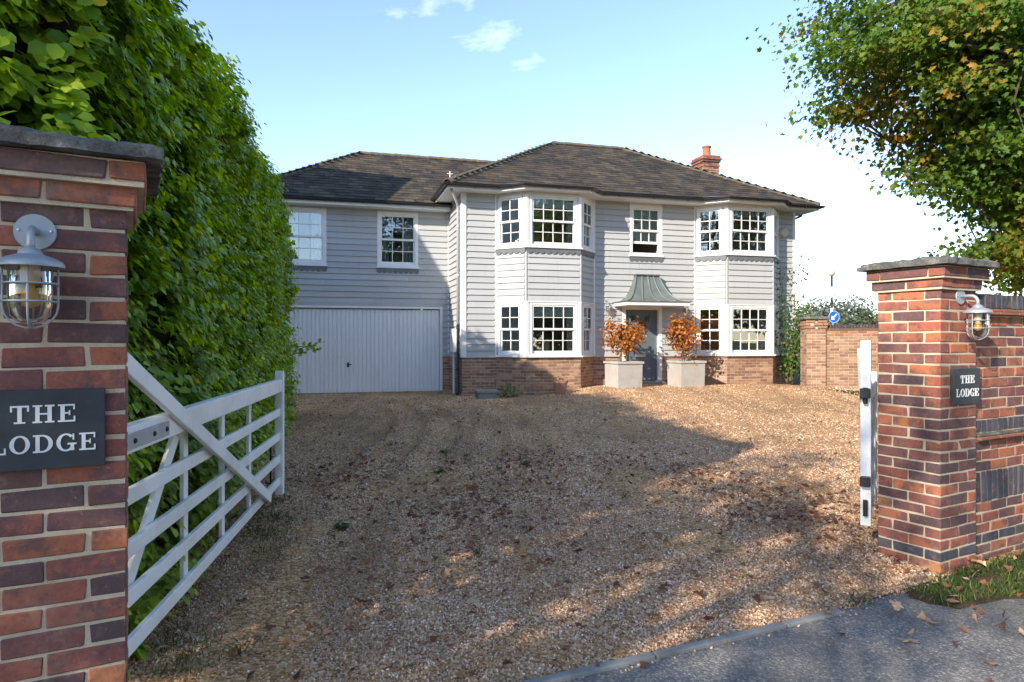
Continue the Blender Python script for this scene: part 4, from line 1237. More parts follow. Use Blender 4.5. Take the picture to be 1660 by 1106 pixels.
# ---- front door and canopy
dr = MB()
d0, d1 = DOOR
dr.box(d0 - 0.085, d0 + 0.02, -0.035, 0.12, 0.50, 2.46); dr.box(d1 - 0.02, d1 + 0.085, -0.035, 0.12, 0.50, 2.46); dr.box(d0 - 0.085, d1 + 0.085, -0.037, 0.12, 2.43, 2.54)
dr = dr.build('front_door', MAT['white'], house, bevel=0.005)
lw = (d1 - d0 - 0.05) / 5
for k in range(5):
    x = d0 + 0.025 + k * lw
    MB().box(x + .003, x + lw - .003, 0.055, 0.095, 0.575, 2.425).build('door_plank', MAT['door_paint'], dr, bevel=0.004)
MB().box(d0 + .02, d1 - .02, 0.062, 0.098, 0.572, 2.428).build('door_leaf', MAT['door_paint'], dr)
for xs in (0.26, 0.66):
    MB().box(d0 + xs - .085, d0 + xs + .085, 0.043, 0.056, 2.10, 2.30).build('light_frame', MAT['door_paint'], dr, bevel=0.004)
    MB().box(d0 + xs - .065, d0 + xs + .065, 0.038, 0.044, 2.12, 2.28).build('pane', MAT['glass'], dr)
    MB().box(d0 + xs - .066, d0 + xs + .066, 0.0442, 0.0445, 2.119, 2.281).build('obscure_backing', MAT['black'], dr)
MB().box(d0 + .33, d0 + .63, 0.046, 0.0545, 1.19, 1.26).build('letter_plate', MAT['steel'], dr, bevel=0.004)
MB().tube([(d0 + .1, .055, 1.45), (d0 + .1, .02, 1.45), (d0 + .1, .02, 1.62), (d0 + .1, .055, 1.62)], 0.010, 8).build('handle', MAT['steel'], dr)
MB().box(d0 - .1, d1 + .1, -0.20, 0.05, 0.42, 0.565).build('threshold', MAT['stone'], dr, bevel=0.01)
# swept lead canopy
ca0, ca1, cp, cz = 3.97, 5.71, 0.87, 2.62
can = MB().box(ca0, ca1, -cp, -0.03, 2.50, 2.605).build('door_canopy', MAT['white'], house, bevel=0.006)
t0, t1, tz = 4.55, 5.19, 3.32
N = 14; rings = []
vs = []; fs = []
for i in range(N + 1):
    q = i / N
    k = q ** 2.1                       # height against run: a concave sweep
    k = 0.12 * q + 0.88 * q ** 2.6
    z = cz - 0.012 + (tz - cz) * k
    run = q ** 0.8
    x0 = (ca0 - .03) + (t0 - ca0 + .03) * run; x1 = (ca1 + .03) + (t1 - ca1 - .03) * run; y = -(cp + .03) + (cp - 0.14) * run
    M_ = 13
    for j in range(M_): vs.append((x0 + (x1 - x0) * j / (M_ - 1), y, z))
    vs.append((x0, -0.028, z)); vs.append((x1, -0.028, z))
S_ = M_ + 2
for i in range(N):
    a = i * S_; b = a + S_
    for j in range(M_ - 1): fs.append((a + j, a + j + 1, b + j + 1, b + j))
    fs.append((a + M_, a, b, b + M_)); fs.append((a + M_ - 1, a + M_ + 1, b + M_ + 1, b + M_ - 1))
a = N * S_; fs.append(tuple(a + j for j in range(M_)) + (a + M_ + 1, a + M_))
MB().add(vs, fs).build('lead_roof', MAT['lead_roof'], can, smooth=True, autosmooth=35)
for j in (0, 3, 6, 9, 12):
    pts = [Vector(vs[i * S_ + j]) + Vector((0, -.004, .010)) for i in range(N + 1)]
    MB().tube(pts, 0.020, 8).build('lead_roll', MAT['lead_roof'], can, smooth=True)
MB().box(t0 - .03, t1 + .03, -0.22, -0.03, tz - .01, tz + .03).build('lead_cap', MAT['lead'], can, bevel=0.01)
MB().box(ca0 - .035, ca1 + .035, -cp - .035, -.028, 2.598, 2.612).build('drip_edge', MAT['lead'], can)

# ---- rainwater pipe, meter box, alarm
dp = MB().tube([(-0.34, -0.36, EAV - .06), (-0.34, -0.36, EAV - .14), (-0.10, 0.10, EAV - .40), (-0.085, 0.16, EAV - .5), (-0.085, 0.16, 2.0)], 0.036, 10)
dp = dp.build('downpipe', MAT['board'], house, smooth=True)
MB().tube([(-0.085, 0.16, 2.02), (-0.085, 0.16, 0.34), (-0.12, 0.12, 0.28)], 0.038, 10).build('downpipe_shoe', MAT['gutter'], dp, smooth=True)
for z in (0.9, 1.9, 3.2, 4.4):
    MB().lathe([(0.046, z), (0.046, z + .05)], 10, Matrix.Translation((-0.085, 0.16, 0))).build('pipe_collar', MAT['gutter' if z < 2 else 'board'], dp)
MB().tube([(W + OV + .06, 0.3, EAV - .07), (W + OV + .03, 0.3, EAV - .16), (W + .08, 0.3, EAV - .34), (W + .07, 0.3, 0.5)], 0.036, 10).build('downpipe', MAT['gutter'], house, smooth=True)
mbx = MB().box(-0.12, -0.028, 0.62, 1.06, 1.32, 1.92).build('meter_box', MAT['white'], house, bevel=0.008)
MB().box(-0.126, -0.121, 0.66, 1.02, 1.36, 1.88).build('meter_door', MAT['white'], mbx)
MB().tube([(-0.07, 0.8, 1.32), (-0.07, 0.8, 0.22)], 0.028, 10).build('meter_pipe', MAT['white'], mbx)
MB().lathe([(0.15, 0.0), (0.15, 0.03), (0.135, 0.07), (0.115, 0.085), (0, 0.088)], 6, Matrix.Translation((9.10, -0.026, 4.63)) @ Matrix.Rotation(R(90), 4, 'X') @ Matrix.Rotation(R(30), 4, 'Z'), caps=False).build('alarm_box', MAT['alarm'], house)
MB().tube([(-0.35, -0.2, EAV + .08), (-0.35, -0.2, EAV + .32)], .012, 6).tube([(-0.42, -0.2, EAV + .26), (-0.28, -0.2, EAV + .26)], .01, 6).build('vent_pipe', MAT['white'], house)
# chimney-side wall of the main block on the right and its boards stay plain
boards((W + 0.002, 0.0), math.pi / 2, DEP, PL + 0.012, SOF)

# ---- things inside, seen through the glass
def curtain(a, b, z0, z1, w, label, phi=0.0, mat=MAT['curtain'], group='curtains and blinds in the windows'):
    n = int(w / 0.02); vs = []; fs = []
    for j, z in enumerate((z0, (z0 + z1) / 2, z1)):
        for i in range(n + 1):
            vs.append((w * i / n * (1 - 0.12 * (j == 1)), 0.022 * math.sin(i * 1.25) + 0.008 * math.sin(i * 0.4), z))
    for j in range(2):
        for i in range(n): fs.append((j * (n + 1) + i, j * (n + 1) + i + 1, (j + 1) * (n + 1) + i + 1, (j + 1) * (n + 1) + i))
    p = hw(a, b)
    o = MB().add(vs, fs).build('curtain', mat, None, (p.x, p.y, 0), (0, 0, HA + phi), smooth=True)
    m = o.modifiers.new('cloth', 'SOLIDIFY'); m.thickness = 0.004
    return tag(o, label, 'curtain', group)
for bi, nm in ((0, 'left'), (1, 'right')):
    for zi, (za, zb_, lv) in enumerate(((1.25, 2.5, 'lower'), (3.9, 5.1, 'upper'))):
        curtain(BAYS[bi] + BC + BF - .32, -BP + .10, za, zb_, .17, 'narrow pale curtain at the right edge of the %s front window, %s bay' % (lv, nm))
        curtain(BAYS[bi] + BC + .13, -BP + .10, za, zb_, .12, 'narrow pale curtain at the left edge of the %s front window, %s bay' % (lv, nm))
curtain(-4.24, WB + .24, 3.5, 5.0, 0.36, 'pale curtain at the left of the window half hidden by the hedge')
curtain(-3.56, WB + .24, 3.5, 5.0, 0.36, 'pale curtain at the right of the window half hidden by the hedge')
curtain(-1.88, WB + .24, 3.5, 5.0, 0.30, 'pale curtain left in the upper window above the garage handle')
curtain(-1.20, WB + .24, 3.5, 5.0, 0.30, 'pale curtain right in the upper window above the garage handle')
def blind(a, b, z0, z1, w, phi, label):
    p = hw(a, b)
    o = MB().box(0, w, 0, 0.012, z0, z1).build('roller_blind', MAT['blind'], None, (p.x, p.y, 0), (0, 0, HA + phi))
    MB().tube([(0, .006, z1 + .02), (w, .006, z1 + .02)], 0.022, 8).build('blind_roller', MAT['blind'], o)
    return tag(o, label, 'blind')
blind(BAYS[0] + BC + 0.12, -BP + 0.078, 2.22, 2.47, BF - .24, 0, 'half drawn blind in the lower front window of the left bay')
blind(BAYS[0] + BC + 0.12, -BP + 0.078, 4.86, 5.07, BF - .24, 0, 'drawn up blind in the upper front window of the left bay')
blind(MIDW[0] + 0.12, 0.085, 4.25, 5.06, 0.7, 0, 'green roller blind in the raised sash window over the door')
blind(BAYS[1] + BC + 0.12, -BP + 0.078, 4.90, 5.07, BF - .24, 0, 'drawn up blind in the upper front window of the right bay')
def vase(a, b, z, label, flower):
    p = hw(a, b, z)
    o = MB().lathe([(0.035, 0), (0.055, 0.05), (0.045, 0.11), (0.03, 0.14), (0.036, 0.16)], 12).build('flower_vase', MAT['terracotta'], None, p, smooth=True)
    mb = MB()
    for k in range(9):
        q = Vector((random.uniform(-.07, .07), random.uniform(-.07, .07), random.uniform(.17, .27)))
        mb.tube([(0, 0, .13), q], 0.003, 4)
        bm = bmesh.new(); bmesh.ops.create_icosphere(bm, subdivisions=1, radius=0.034)
        mb.add([v.co for v in bm.verts], [[v.index for v in f.verts] for f in bm.faces], Matrix.Translation(q)); bm.free()
    mb.build('flowers', flower, o)
    return tag(o, label, 'vase')
MAT['pink'] = plain('pink_petal', (0.55, 0.22, 0.22), 0.7, 0.3, 30, 0.1)
MAT['cream'] = plain('cream_petal', (0.62, 0.58, 0.40), 0.7, 0.3, 30, 0.1)
vase(BAYS[1] + BC + 0.42, -BP + 0.2, 3.845, 'vase of pink flowers on the sill of the upper right bay', MAT['pink'])
vase(BAYS[0] + 0.47, -BP + 0.28, 3.845, 'vase of cream flowers on the sill of the upper left bay', MAT['cream'])
# dining chairs and table heads just visible low in the lower bays
def chair(a, b, rz, label):
    p = hw(a, b, 0.58)
    o = empty('dining_chair', p, HA + rz); tag(o, label, 'chair', 'dining chairs behind the lower bay glass')
    MB().box(-.22, .22, -.22, .22, .43, .47).build('seat', MAT['carpet'], o, bevel=.01)
    bk = MB()
    for z in (.62, .76, .92): bk.box(-.2, .2, .2, .22, z, z + .06)
    bk.build('backrest', MAT['carpet'], o)
    for x in (-.2, .2):
        for y in (-.2, .2): MB().box(x - .02, x + .02, y - .02, y + .02, 0, .43 if y < 0 else 1.0).build('leg', MAT['carpet'], o)
chair(1.8, 0.9, 0.2, 'wooden chair behind the lower front window of the left bay')
chair(7.3, 0.9, -0.2, 'wooden chair behind the lower front window of the right bay')

# wall lanterns beside the door
def lantern(a, label):
    p = hw(a, -0.027, 2.62)
    return bulkhead(p, label, HA, 0.95, 'lanterns beside the front door')
lantern(3.77, 'small wall lantern on weatherboards left of the front door')
lantern(5.98, 'small wall lantern on weatherboards right of the front door canopy')

# wreath on the door
wp = hw(d0 + 0.47, 0.03, 1.98)
wr_ = empty('door_wreath', wp, HA); tag(wr_, 'small copper coloured leaf wreath hanging on the front door', 'wreath')
MB().tube([(0.11 * math.cos(R(q)), 0, 0.11 * math.sin(R(q))) for q in range(0, 361, 20)], 0.02, 6, False).build('ring', MAT['twig'], wr_)
mb = MB()
for k in range(70):
    a_ = random.uniform(0, 2 * math.pi); r_ = 0.11 + random.uniform(-.05, .05)
    c = Vector((r_ * math.cos(a_), random.uniform(-.045, 0.0), r_ * math.sin(a_)))
    u_ = Vector([random.uniform(-1, 1) for _ in range(3)]).normalized() * .035; v_ = u_.orthogonal().normalized() * .018
    mb.add([c - u_, c + v_, c + u_, c - v_], [(0, 1, 2, 3)])
mb.build('leaves', MAT['beech_leaf'], wr_)

# ------------------------------------------------------------------ foliage tools
LEAF_OVAL = (np.array([(0, 0, 0), (-.35, .33, .07), (0, .38, 0), (.35, .33, .07), (-.32, .70, .05), (0, .76, -.02), (.32, .70, .05), (0, 1, -.07)], float),
             [(0, 2, 1), (0, 3, 2), (1, 2, 5, 4), (2, 3, 6, 5), (4, 5, 7), (5, 6, 7)])
LEAF_FAR = (np.array([(0, 0, 0), (-.37, .5, .07), (0, 1, -.05), (.37, .5, .07)], float), [(0, 2, 1), (0, 3, 2)])
def maple_tpl():
    pts = [(0, 0), (.10, .10), (.42, .06), (.30, .25), (.52, .48), (.25, .50), (.22, .66), (0, 1.0), (-.22, .66), (-.25, .50), (-.52, .48), (-.30, .25), (-.42, .06), (-.10, .10)]
    v = np.array([(x, y, 0.10 * abs(x) - 0.10 * y * y) for x, y in pts] + [(0, .4, 0)], float)
    return v, [(i, (i + 1) % 14, 14) for i in range(14)]
LEAF_MAPLE = maple_tpl()
LEAF_LOBE = (np.array([(0, 0, 0), (.40, .08, .08), (.27, .30, .03), (.50, .52, .09), (.20, .60, .0), (0, 1, -.10), (-.20, .60, .0), (-.50, .52, .09), (-.27, .30, .03), (-.40, .08, .08)], float), [(0, 1, 2), (2, 3, 4), (0, 2, 4), (4, 5, 6), (6, 7, 8), (0, 6, 8), (0, 8, 9), (0, 4, 6)])
LEAF_STAR = (np.array([(0, 0, 0), (.45, .2, .08), (.22, .5, .02), (0, 1, -.08), (-.22, .5, .02), (-.45, .2, .08)], float), [(0, 1, 2, 3), (0, 3, 4, 5)])

def norm(a):
    return a / np.maximum(1e-9, np.linalg.norm(a, axis=1, keepdims=True))
def leaf_frames(nrm, tip):
    z = norm(nrm); y = tip - z * np.sum(tip * z, axis=1, keepdims=True); y = norm(y)
    x = np.cross(y, z)
    return x, y, z
def leaf_cloud(name, pos, nrm, tip, size, tpl, mat, parent=None, kind=None):
    tv, tf = tpl
    N = len(pos); k = len(tv)
    x, y, z = leaf_frames(nrm, tip)
    co = (pos[:, None, :] + size[:, None, None] * (tv[None, :, 0:1] * x[:, None, :] + tv[None, :, 1:2] * y[:, None, :] + tv[None, :, 2:3] * z[:, None, :])).reshape(-1, 3)
    loops = np.concatenate([np.array(f) for f in tf]); cnt = np.array([len(f) for f in tf])
    li = (loops[None, :] + (np.arange(N) * k)[:, None]).ravel()
    ct = np.tile(cnt, N); st = np.concatenate([[0], np.cumsum(ct)[:-1]])
    me = bpy.data.meshes.new(name)
    me.vertices.add(N * k); me.vertices.foreach_set('co', co.ravel())
    me.loops.add(len(li)); me.loops.foreach_set('vertex_index', li.astype(np.int32))
    me.polygons.add(len(ct)); me.polygons.foreach_set('loop_start', st.astype(np.int32)); me.polygons.foreach_set('loop_total', ct.astype(np.int32))
    me.polygons.foreach_set('use_smooth', np.ones(len(ct), bool))
    me.update(calc_edges=True)
    me.materials.append(mat)
    o = place(name, me, parent)
    if kind: o['kind'] = kind
    return o
def rnd(n, s=1.0):
    return rng.normal(0, s, (n, 3))

# ------------------------------------------------------------------ the hedge
H0 = Vector((-1.88, 2.98)); H1 = Vector((-3.95, 12.3))
HD = (H1 - H0); HLEN = HD.length; HD.normalize()
HN = Vector((HD.y, -HD.x))                   # out towards the drive
FD = -U                                      # the front run, back along the street
FN = -V
def prof(w, top):
    """profile of the clipped face: returns inset, height, normal(out,up)"""
    vert = top - 0.95
    if w < vert: return 0.10 * (w / vert) ** 2, w, 1.0, 0.12
    a = (w - vert) / 0.95
    if a < math.pi / 2: return 0.10 + 0.95 * (1 - math.cos(a)), vert + 0.95 * math.sin(a), math.cos(a), math.sin(a)
    return 1.05 + (w - vert - 0.95 * math.pi / 2), top, 0.05, 1.0
def lump(x, y, z):
    return 0.17 * noise.noise(Vector((x * 0.9, y * 0.9, z * 0.9))) + 0.10 * noise.noise(Vector((x * 2.6, y * 2.6, z * 2.6 + 7)))
def hedge_pt(run, l, w, depth):
    top = 4.72 + 0.10 * math.sin(l * 1.7)
    ins, z, no, nu = prof(w, top)
    if run == 0:
        b = H0 + HD * l - HN * ins; n = Vector((HN.x * no, HN.y * no, nu))
    else:
        b = H0 + FD * l - FN * ins; n = Vector((FN.x * no, FN.y * no, nu))
    n.normalize()
    p = Vector((b.x, b.y, z))
    bulge = 0.05 * math.exp(-((z - 0.35) / 0.5) ** 2) if run == 0 else 0.0
    # gap low behind the pier where the stems show
    if run == 0: bulge -= 0.42 * math.exp(-((l - 0.15) / 0.7) ** 2) * math.exp(-((z - 1.75) / 0.55) ** 2)
    d = lump(p.x, p.y, p.z) + bulge - depth
    p += n * d
    if run == 0:      # never through the gate itself by more than the leaves
        pass
    p.z = max(p.z, hgt(p.x, p.y) + 0.02)
    return p, n
hedge = empty('hedge', (H0.x - 0.4, H0.y + 1.0, 0)); tag(hedge, 'tall clipped evergreen hedge with glossy green leaves behind the white gate', 'hedge')
hb = Vector(hedge.location)
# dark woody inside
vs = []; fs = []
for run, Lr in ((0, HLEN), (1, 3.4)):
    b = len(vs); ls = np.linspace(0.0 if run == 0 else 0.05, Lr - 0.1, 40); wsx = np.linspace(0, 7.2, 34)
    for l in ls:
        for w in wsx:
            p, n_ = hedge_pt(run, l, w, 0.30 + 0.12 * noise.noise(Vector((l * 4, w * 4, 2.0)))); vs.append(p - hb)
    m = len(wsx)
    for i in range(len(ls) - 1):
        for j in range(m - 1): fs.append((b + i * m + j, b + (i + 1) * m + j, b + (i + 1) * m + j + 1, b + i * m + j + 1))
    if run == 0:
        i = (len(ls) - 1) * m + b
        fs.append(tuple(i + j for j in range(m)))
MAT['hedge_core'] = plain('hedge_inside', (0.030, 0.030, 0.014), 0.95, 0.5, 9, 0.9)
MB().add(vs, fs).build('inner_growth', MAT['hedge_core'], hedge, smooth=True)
pos = []; nr = []; tp_l = []; sz_l = []
def sprig(p, n_, k, big):
    ax = (n_ + Vector((random.gauss(0, .45), random.gauss(0, .45), random.gauss(.35, .4)))).normalized()
    L = random.uniform(.08, .26)
    side = ax.orthogonal().normalized(); ang = random.uniform(0, 6.28)
    for q in range(k):
        f = (q + random.random()) / k
        ang += 2.4
        out = Matrix.Rotation(ang, 3, ax) @ side
        c = p + ax * (L * f)
        tipd = (out * (1.0 - .5 * f) + ax * (.35 + .9 * f) + Vector((0, 0, -.30))).normalized()
        nn_ = (ax * .9 + n_ * .45 + Vector((0, 0, .55)) - tipd * .2 + Vector((random.gauss(0, .22), random.gauss(0, .22), random.gauss(0, .22)))).normalized()
        pos.append(c[:]); nr.append(nn_[:]); tp_l.append(tipd[:]); sz_l.append(random.uniform(.6, 1.0) * (1.12 - .45 * f * f) * big)
def sample(run, l0, l1, w0, w1, n, k, big, d0, d1):
    for _ in range(n):
        l = random.uniform(l0, l1); w = random.uniform(w0, w1)
        p, n_ = hedge_pt(run, l, w, random.uniform(d0, d1))
        g = noise.noise(Vector((p.x * 2.6, p.y * 2.6, p.z * 2.6)))
        if g < -0.16 and random.random() < .85: p -= n_ * 0.16
        if g < -0.30 and random.random() < .6: continue
        sprig(p, n_, k, big)
sample(0, 0.0, 4.0, 0.0, 4.6, 2900, 8, .105, .04, .26)
sample(0, 4.0, HLEN, 0.0, 5.6, 5600, 8, .098, .04, .22)
sample(1, 0.0, 2.6, 1.4, 4.4, 2100, 8, .118, .0, .24)
# far end of the hedge
for _ in range(750):
    q = random.uniform(0, 2.2); z = random.uniform(0.1, 4.6)
    b = H1 - HN * q
    if q < 1.0 and z > 3.7 + q: continue
    sprig(Vector((b.x + random.gauss(0, .05), b.y + random.gauss(-.12, .06), z)), Vector((HD.x, HD.y, .15)), 8, .095)
pos = np.array(pos); nr = np.array(nr)
N = len(pos)
nn = nr; tip = np.array(tp_l); size = np.array(sz_l)

posl = pos - np.array(hb)
dist = np.linalg.norm(pos - np.array([0, 0, CAMZ]), axis=1)
infront = (pos[:, 0] / np.maximum(pos[:, 1], .1) > -0.77) & (dist < 4.6)
# the largest-looking outer leaves become leaves of their own
vis = np.where(infront & ((pos[:, 2] > 2.25) | (pos[:, 0] / pos[:, 1] > -0.555)))[0]
score = size[vis] / dist[vis] * (0.6 + 0.4 * rng.random(len(vis)))
own = vis[np.argsort(-score)[:290]]
mask = np.ones(N, bool); mask[own] = False
tv, tf = LEAF_OVAL
leaf_me = MB().add([tuple(v) for v in tv], tf).mesh('leaf', MAT['hedge_leaf'], True)
fx, fy, fz = leaf_frames(nn, tip)
for i in own:
    o = place('leaf', leaf_me, hedge)
    s_ = size[i]
    o.matrix_local = Matrix(((fx[i, 0] * s_, fy[i, 0] * s_, fz[i, 0] * s_, posl[i, 0]), (fx[i, 1] * s_, fy[i, 1] * s_, fz[i, 1] * s_, posl[i, 1]), (fx[i, 2] * s_, fy[i, 2] * s_, fz[i, 2] * s_, posl[i, 2]), (0, 0, 0, 1)))
near = mask & (dist < 7.5); farl = mask & (dist >= 7.5)
leaf_cloud('near_foliage', posl[near], nn[near], tip[near], size[near], LEAF_OVAL, MAT['hedge_leaf'], hedge, 'stuff')
leaf_cloud('far_foliage', posl[farl], nn[farl], tip[farl], size[farl] * 1.08, LEAF_FAR, MAT['hedge_leaf'], hedge, 'stuff')
# stems in the gap behind the pier, and one long shoot at the far end
for k in range(5):
    l = random.uniform(.0, .6); p0, _ = hedge_pt(0, max(l, 0), 0.1, 0.30)
    pts = [Vector((p0.x - .1, p0.y + .1, 0.0)) - hb]
    for q in range(1, 9):
        pts.append(pts[-1] + Vector((random.uniform(-.09, .03), random.uniform(-.03, .08), 0.29)))
    MB().tube(pts, [0.028 * (1 - q / 12) * random.uniform(.8, 1.1) for q in range(9)], 6).build('stem', MAT['bark'], hedge, smooth=True)
def twig_with_leaves(pts, nleaf, tpl, mat, lsize, parent, off, name='shoot'):
    MB().tube([p - off for p in pts], [0.007 * (1 - 0.7 * i / len(pts)) for i in range(len(pts))], 5).build(name, MAT['twig'], parent)
    P = []; T = []
    for k in range(nleaf):
        i = random.randrange(len(pts) - 1); q = random.random()
        P.append((pts[i].lerp(pts[i + 1], q) - off)[:]); d = (pts[i + 1] - pts[i]).normalized()
        T.append((d * .5 + Vector([random.uniform(-1, 1) for _ in range(3)]))[:])
    P = np.array(P); T = np.array(T)
    leaf_cloud(name + '_leaves', P, rnd(len(P)) + np.array([0, -0.4, .9]), T, rng.uniform(.7, 1.2, len(P)) * lsize, tpl, mat, parent)
for k in range(3):
    p = Vector((H1.x + 0.05, H1.y - 0.3 + .1 * k, 1.35 + 0.08 * k)); pts = [p]
    for q in range(6): pts.append(pts[-1] + Vector((0.085, random.uniform(-.05, .02), random.uniform(-.02, .05))))
    twig_with_leaves(pts, 16, LEAF_OVAL, MAT['hedge_leaf'], 0.085, hedge, hb)

# ------------------------------------------------------------------ trees
def ellipsoid_pts(n, c, r, inner=0.45):
    d = norm(rnd(n)); k = rng.uniform(inner ** 3, 1, n) ** (1 / 3)
    return np.array(c) + d * k[:, None] * np.array(r), d
def make_tree(name, base, trunk_top, trunk_r, lobes, nclump, nleaf, lsize, tpl, mat, label, clump_r=0.45, seed=1, group=None, limbs=12, lean=(0, 0), cull=None, flat=.6):
    """trunk > limbs > twigs, leaves in clumps spread through several lobes"""
    rr = random.Random(seed)
    root = empty(name, base); tag(root, label, 'tree', group)
    b = Vector(base)
    cl = []
    tot = sum(w for *_, w in lobes)
    for (c, r, w) in lobes:
        pts, _ = ellipsoid_pts(int(nclump * w / tot), c, r)
        cl += [Vector(p) for p in pts]
    if cull: cl = [c for c in cl if not cull(c)]
    top = Vector((trunk_top[0], trunk_top[1], trunk_top[2]))
    tp = [Vector((0, 0, 0)).lerp(top - b, q) + Vector((rr.uniform(-.06, .06), rr.uniform(-.06, .06), 0)) * (q > 0) for q in (0, .15, .4, .7, 1)]
    MB().tube(tp, [trunk_r * k for k in (1.35, 1.05, .9, .75, .45)], 12).build('trunk', MAT['bark'], root, smooth=True)
    # limbs to spread-out clump centres
    anchors = []
    pool = cl[:]; rr.shuffle(pool)
    for c in pool:
        if all((c - a).length > 1.1 for a in anchors): anchors.append(c)
        if len(anchors) >= limbs: break
    limb_pts = []
    for a in anchors:
        q = rr.uniform(0.35, 1.0); s_ = b.lerp(top, q)
        m = s_.lerp(a, .5) + Vector((rr.uniform(-.3, .3), rr.uniform(-.3, .3), rr.uniform(0.0, .5)))
        pts = [(s_ * (1 - t) ** 2 + m * 2 * t * (1 - t) + a * t * t) for t in (0, .2, .4, .6, .8, 1)]
        MB().tube([p - b for p in pts], [trunk_r * .5 * (1 - .85 * t) for t in (0, .2, .4, .6, .8, 1)], 7).build('limb', MAT['bark'], root, smooth=True)
        limb_pts += pts[1:]
    tw = MB()
    for c in cl:
        n = min(limb_pts, key=lambda p: (p - c).length)
        m = n.lerp(c, .5) + Vector((rr.uniform(-.15, .15), rr.uniform(-.15, .15), rr.uniform(-.05, .2)))
        tw.tube([n - b, m - b, c - b], [.022, .014, .006], 4, False)
    tag(tw.build('twigs', MAT['bark'], root), kind='stuff')
    per = max(1, nleaf // max(1, len(cl)))
    C = np.repeat(np.array([c[:] for c in cl]), per, axis=0)
    off = rnd(len(C), 1.0) * np.array([clump_r, clump_r, clump_r * flat])
    P = C + off
    ctr = np.mean(np.array([c[:] for c in cl]), axis=0)
    outw = norm(P - ctr)
    nrm_ = norm(outw * .6 + np.array([0, 0, .7]) + rnd(len(P), .55))
    tp_ = rnd(len(P), .8) + outw * .5 + np.array([0, 0, -.5])
    leaf_cloud('crown', P - np.array(b), nrm_, tp_, rng.uniform(.65, 1.15, len(P)) * lsize, tpl, mat, root)
    return root
make_tree('maple_tree', (10.6, 11.6, 0.1), (9.8, 11.4, 8.0), 0.26,
          [((8.9, 11.2, 7.6), (4.0, 2.5, 2.6), 5.0), ((6.1, 10.2, 5.8), (1.55, 1.3, 1.1), 1.5), ((6.2, 10.4, 8.9), (1.9, 1.6, 1.4), 1.2),
           ((8.2, 10.6, 4.7), (2.3, 1.6, 1.0), 2.4), ((9.2, 10.6, 3.3), (1.9, 1.4, 0.9), 3.0), ((10.3, 11.0, 2.7), (1.7, 1.2, 0.85), 1.6), ((9.0, 11.4, 10.2), (3.4, 2.4, 1.8), 1.6)],
          620, 125000, 0.10, LEAF_LOBE, MAT['maple_leaf'], 'large maple with green and orange autumn leaves over the right wall', 0.33, 3, limbs=34, flat=.30)
# tall trees across the road, behind the camera on the right; the window panes mirror them
for k, (x, y, h_, r_) in enumerate([(8.4, -13, 13.5, 3.6), (12.5, -11, 10.5, 3.4), (18.5, -8, 11, 3.4), (24.5, -5, 13, 3.6), (30, 1, 13.5, 3.8), (24, -15, 13, 4)]):
    make_tree('roadside_tree', (x, y, 0), (x, y, h_ * .6), .25, [((x, y, h_ * .56), (r_, r_, h_ * .44), 1)], 170, 9000, 0.42, LEAF_STAR, MAT['shade_leaf'],
              ['tree across the road right behind the camera', 'tree across the road, second from the camera', 'tree across the road, third from the camera', 'tree across the road, fourth from the camera', 'tree across the road, farthest to the right', 'tallest tree across the road, set back from the row'][k], .5, 90 + k, 'trees across the road', limbs=7)

# street trees behind and left of the camera that shade the drive
def shade(p, along): return (p * LY + along * LX, -p * LX + along * LY)
ST = [(-12.6, -8.0, 11.0, 2.3), (-9.4, -8.4, 11.5, 2.2), (-6.5, -8.0, 10.0, 2.1), (-4.0, -8.4, 9.8, 2.0), (-2.0, -8.2, 8.6, 1.75)]
lab = ['leafy street tree farthest along the pavement to the left', 'tallest leafy street tree beside the pavement', 'leafy street tree third along the pavement', 'leafy street tree fourth along the pavement', 'smallest leafy street tree behind the camera']
for k, (p, al, top, r) in enumerate(ST):
    x, y = shade(p, al)
    zc = top - 0.5 * (top - 3.4)
    make_tree('street_tree', (x, y, 0), (x, y, top - 1.2), 0.16, [((x, y, zc), (r, r, (top - 3.4) / 2), 1), ((x + .3, y - .2, zc * .82), (r * .95, r * .95, (top - 3.6) / 2.6), .6)], 150, (14000, 12000, 6600, 5800, 4900)[k], 0.135, LEAF_STAR,
              MAT['shade_leaf'], lab[k], 0.25, 20 + k, 'street trees along the pavement', limbs=8)

# the neighbouring house behind the hedge, out of sight; its gable shades the garage wing
nb = empty('neighbouring_house', (-12.4, 13.06, 0)); tag(nb, 'plain rendered gabled house standing beyond the tall hedge', 'house')
MB().box(-4.5, 4.3, -4.0, 4.0, -0.1, 6.05).prism([(-4.0, 6.05), (4.0, 6.05), (0, 9.98)], -4.5, 4.3, Matrix.Rotation(R(90), 4, 'Z') @ Matrix.Diagonal((1, -1, 1, 1))).build('wall', MAT['soffit'], nb)
MB().add([(-4.7, -4.3, 5.80), (4.5, -4.3, 5.80), (4.5, 0, 10.1), (-4.7, 0, 10.1), (4.5, 4.3, 5.8), (-4.7, 4.3, 5.8),
          (-4.7, -4.3, 5.68), (4.5, -4.3, 5.68), (4.5, 0, 9.98), (-4.7, 0, 9.98), (4.5, 4.3, 5.68), (-4.7, 4.3, 5.68)],
         [(0, 1, 2, 3), (3, 2, 4, 5), (6, 9, 8, 7), (9, 11, 10, 8), (1, 7, 8, 2), (2, 8, 10, 4), (0, 6, 7, 1), (4, 10, 11, 5)]).build('roof', MAT['slate'], nb)
for zz in (1.0, 3.8):
    for yy in (-2.6, 1.4):
        MB().box(4.31, 4.36, yy, yy + 1.2, zz, zz + 1.3).build('window', MAT['white'], nb)

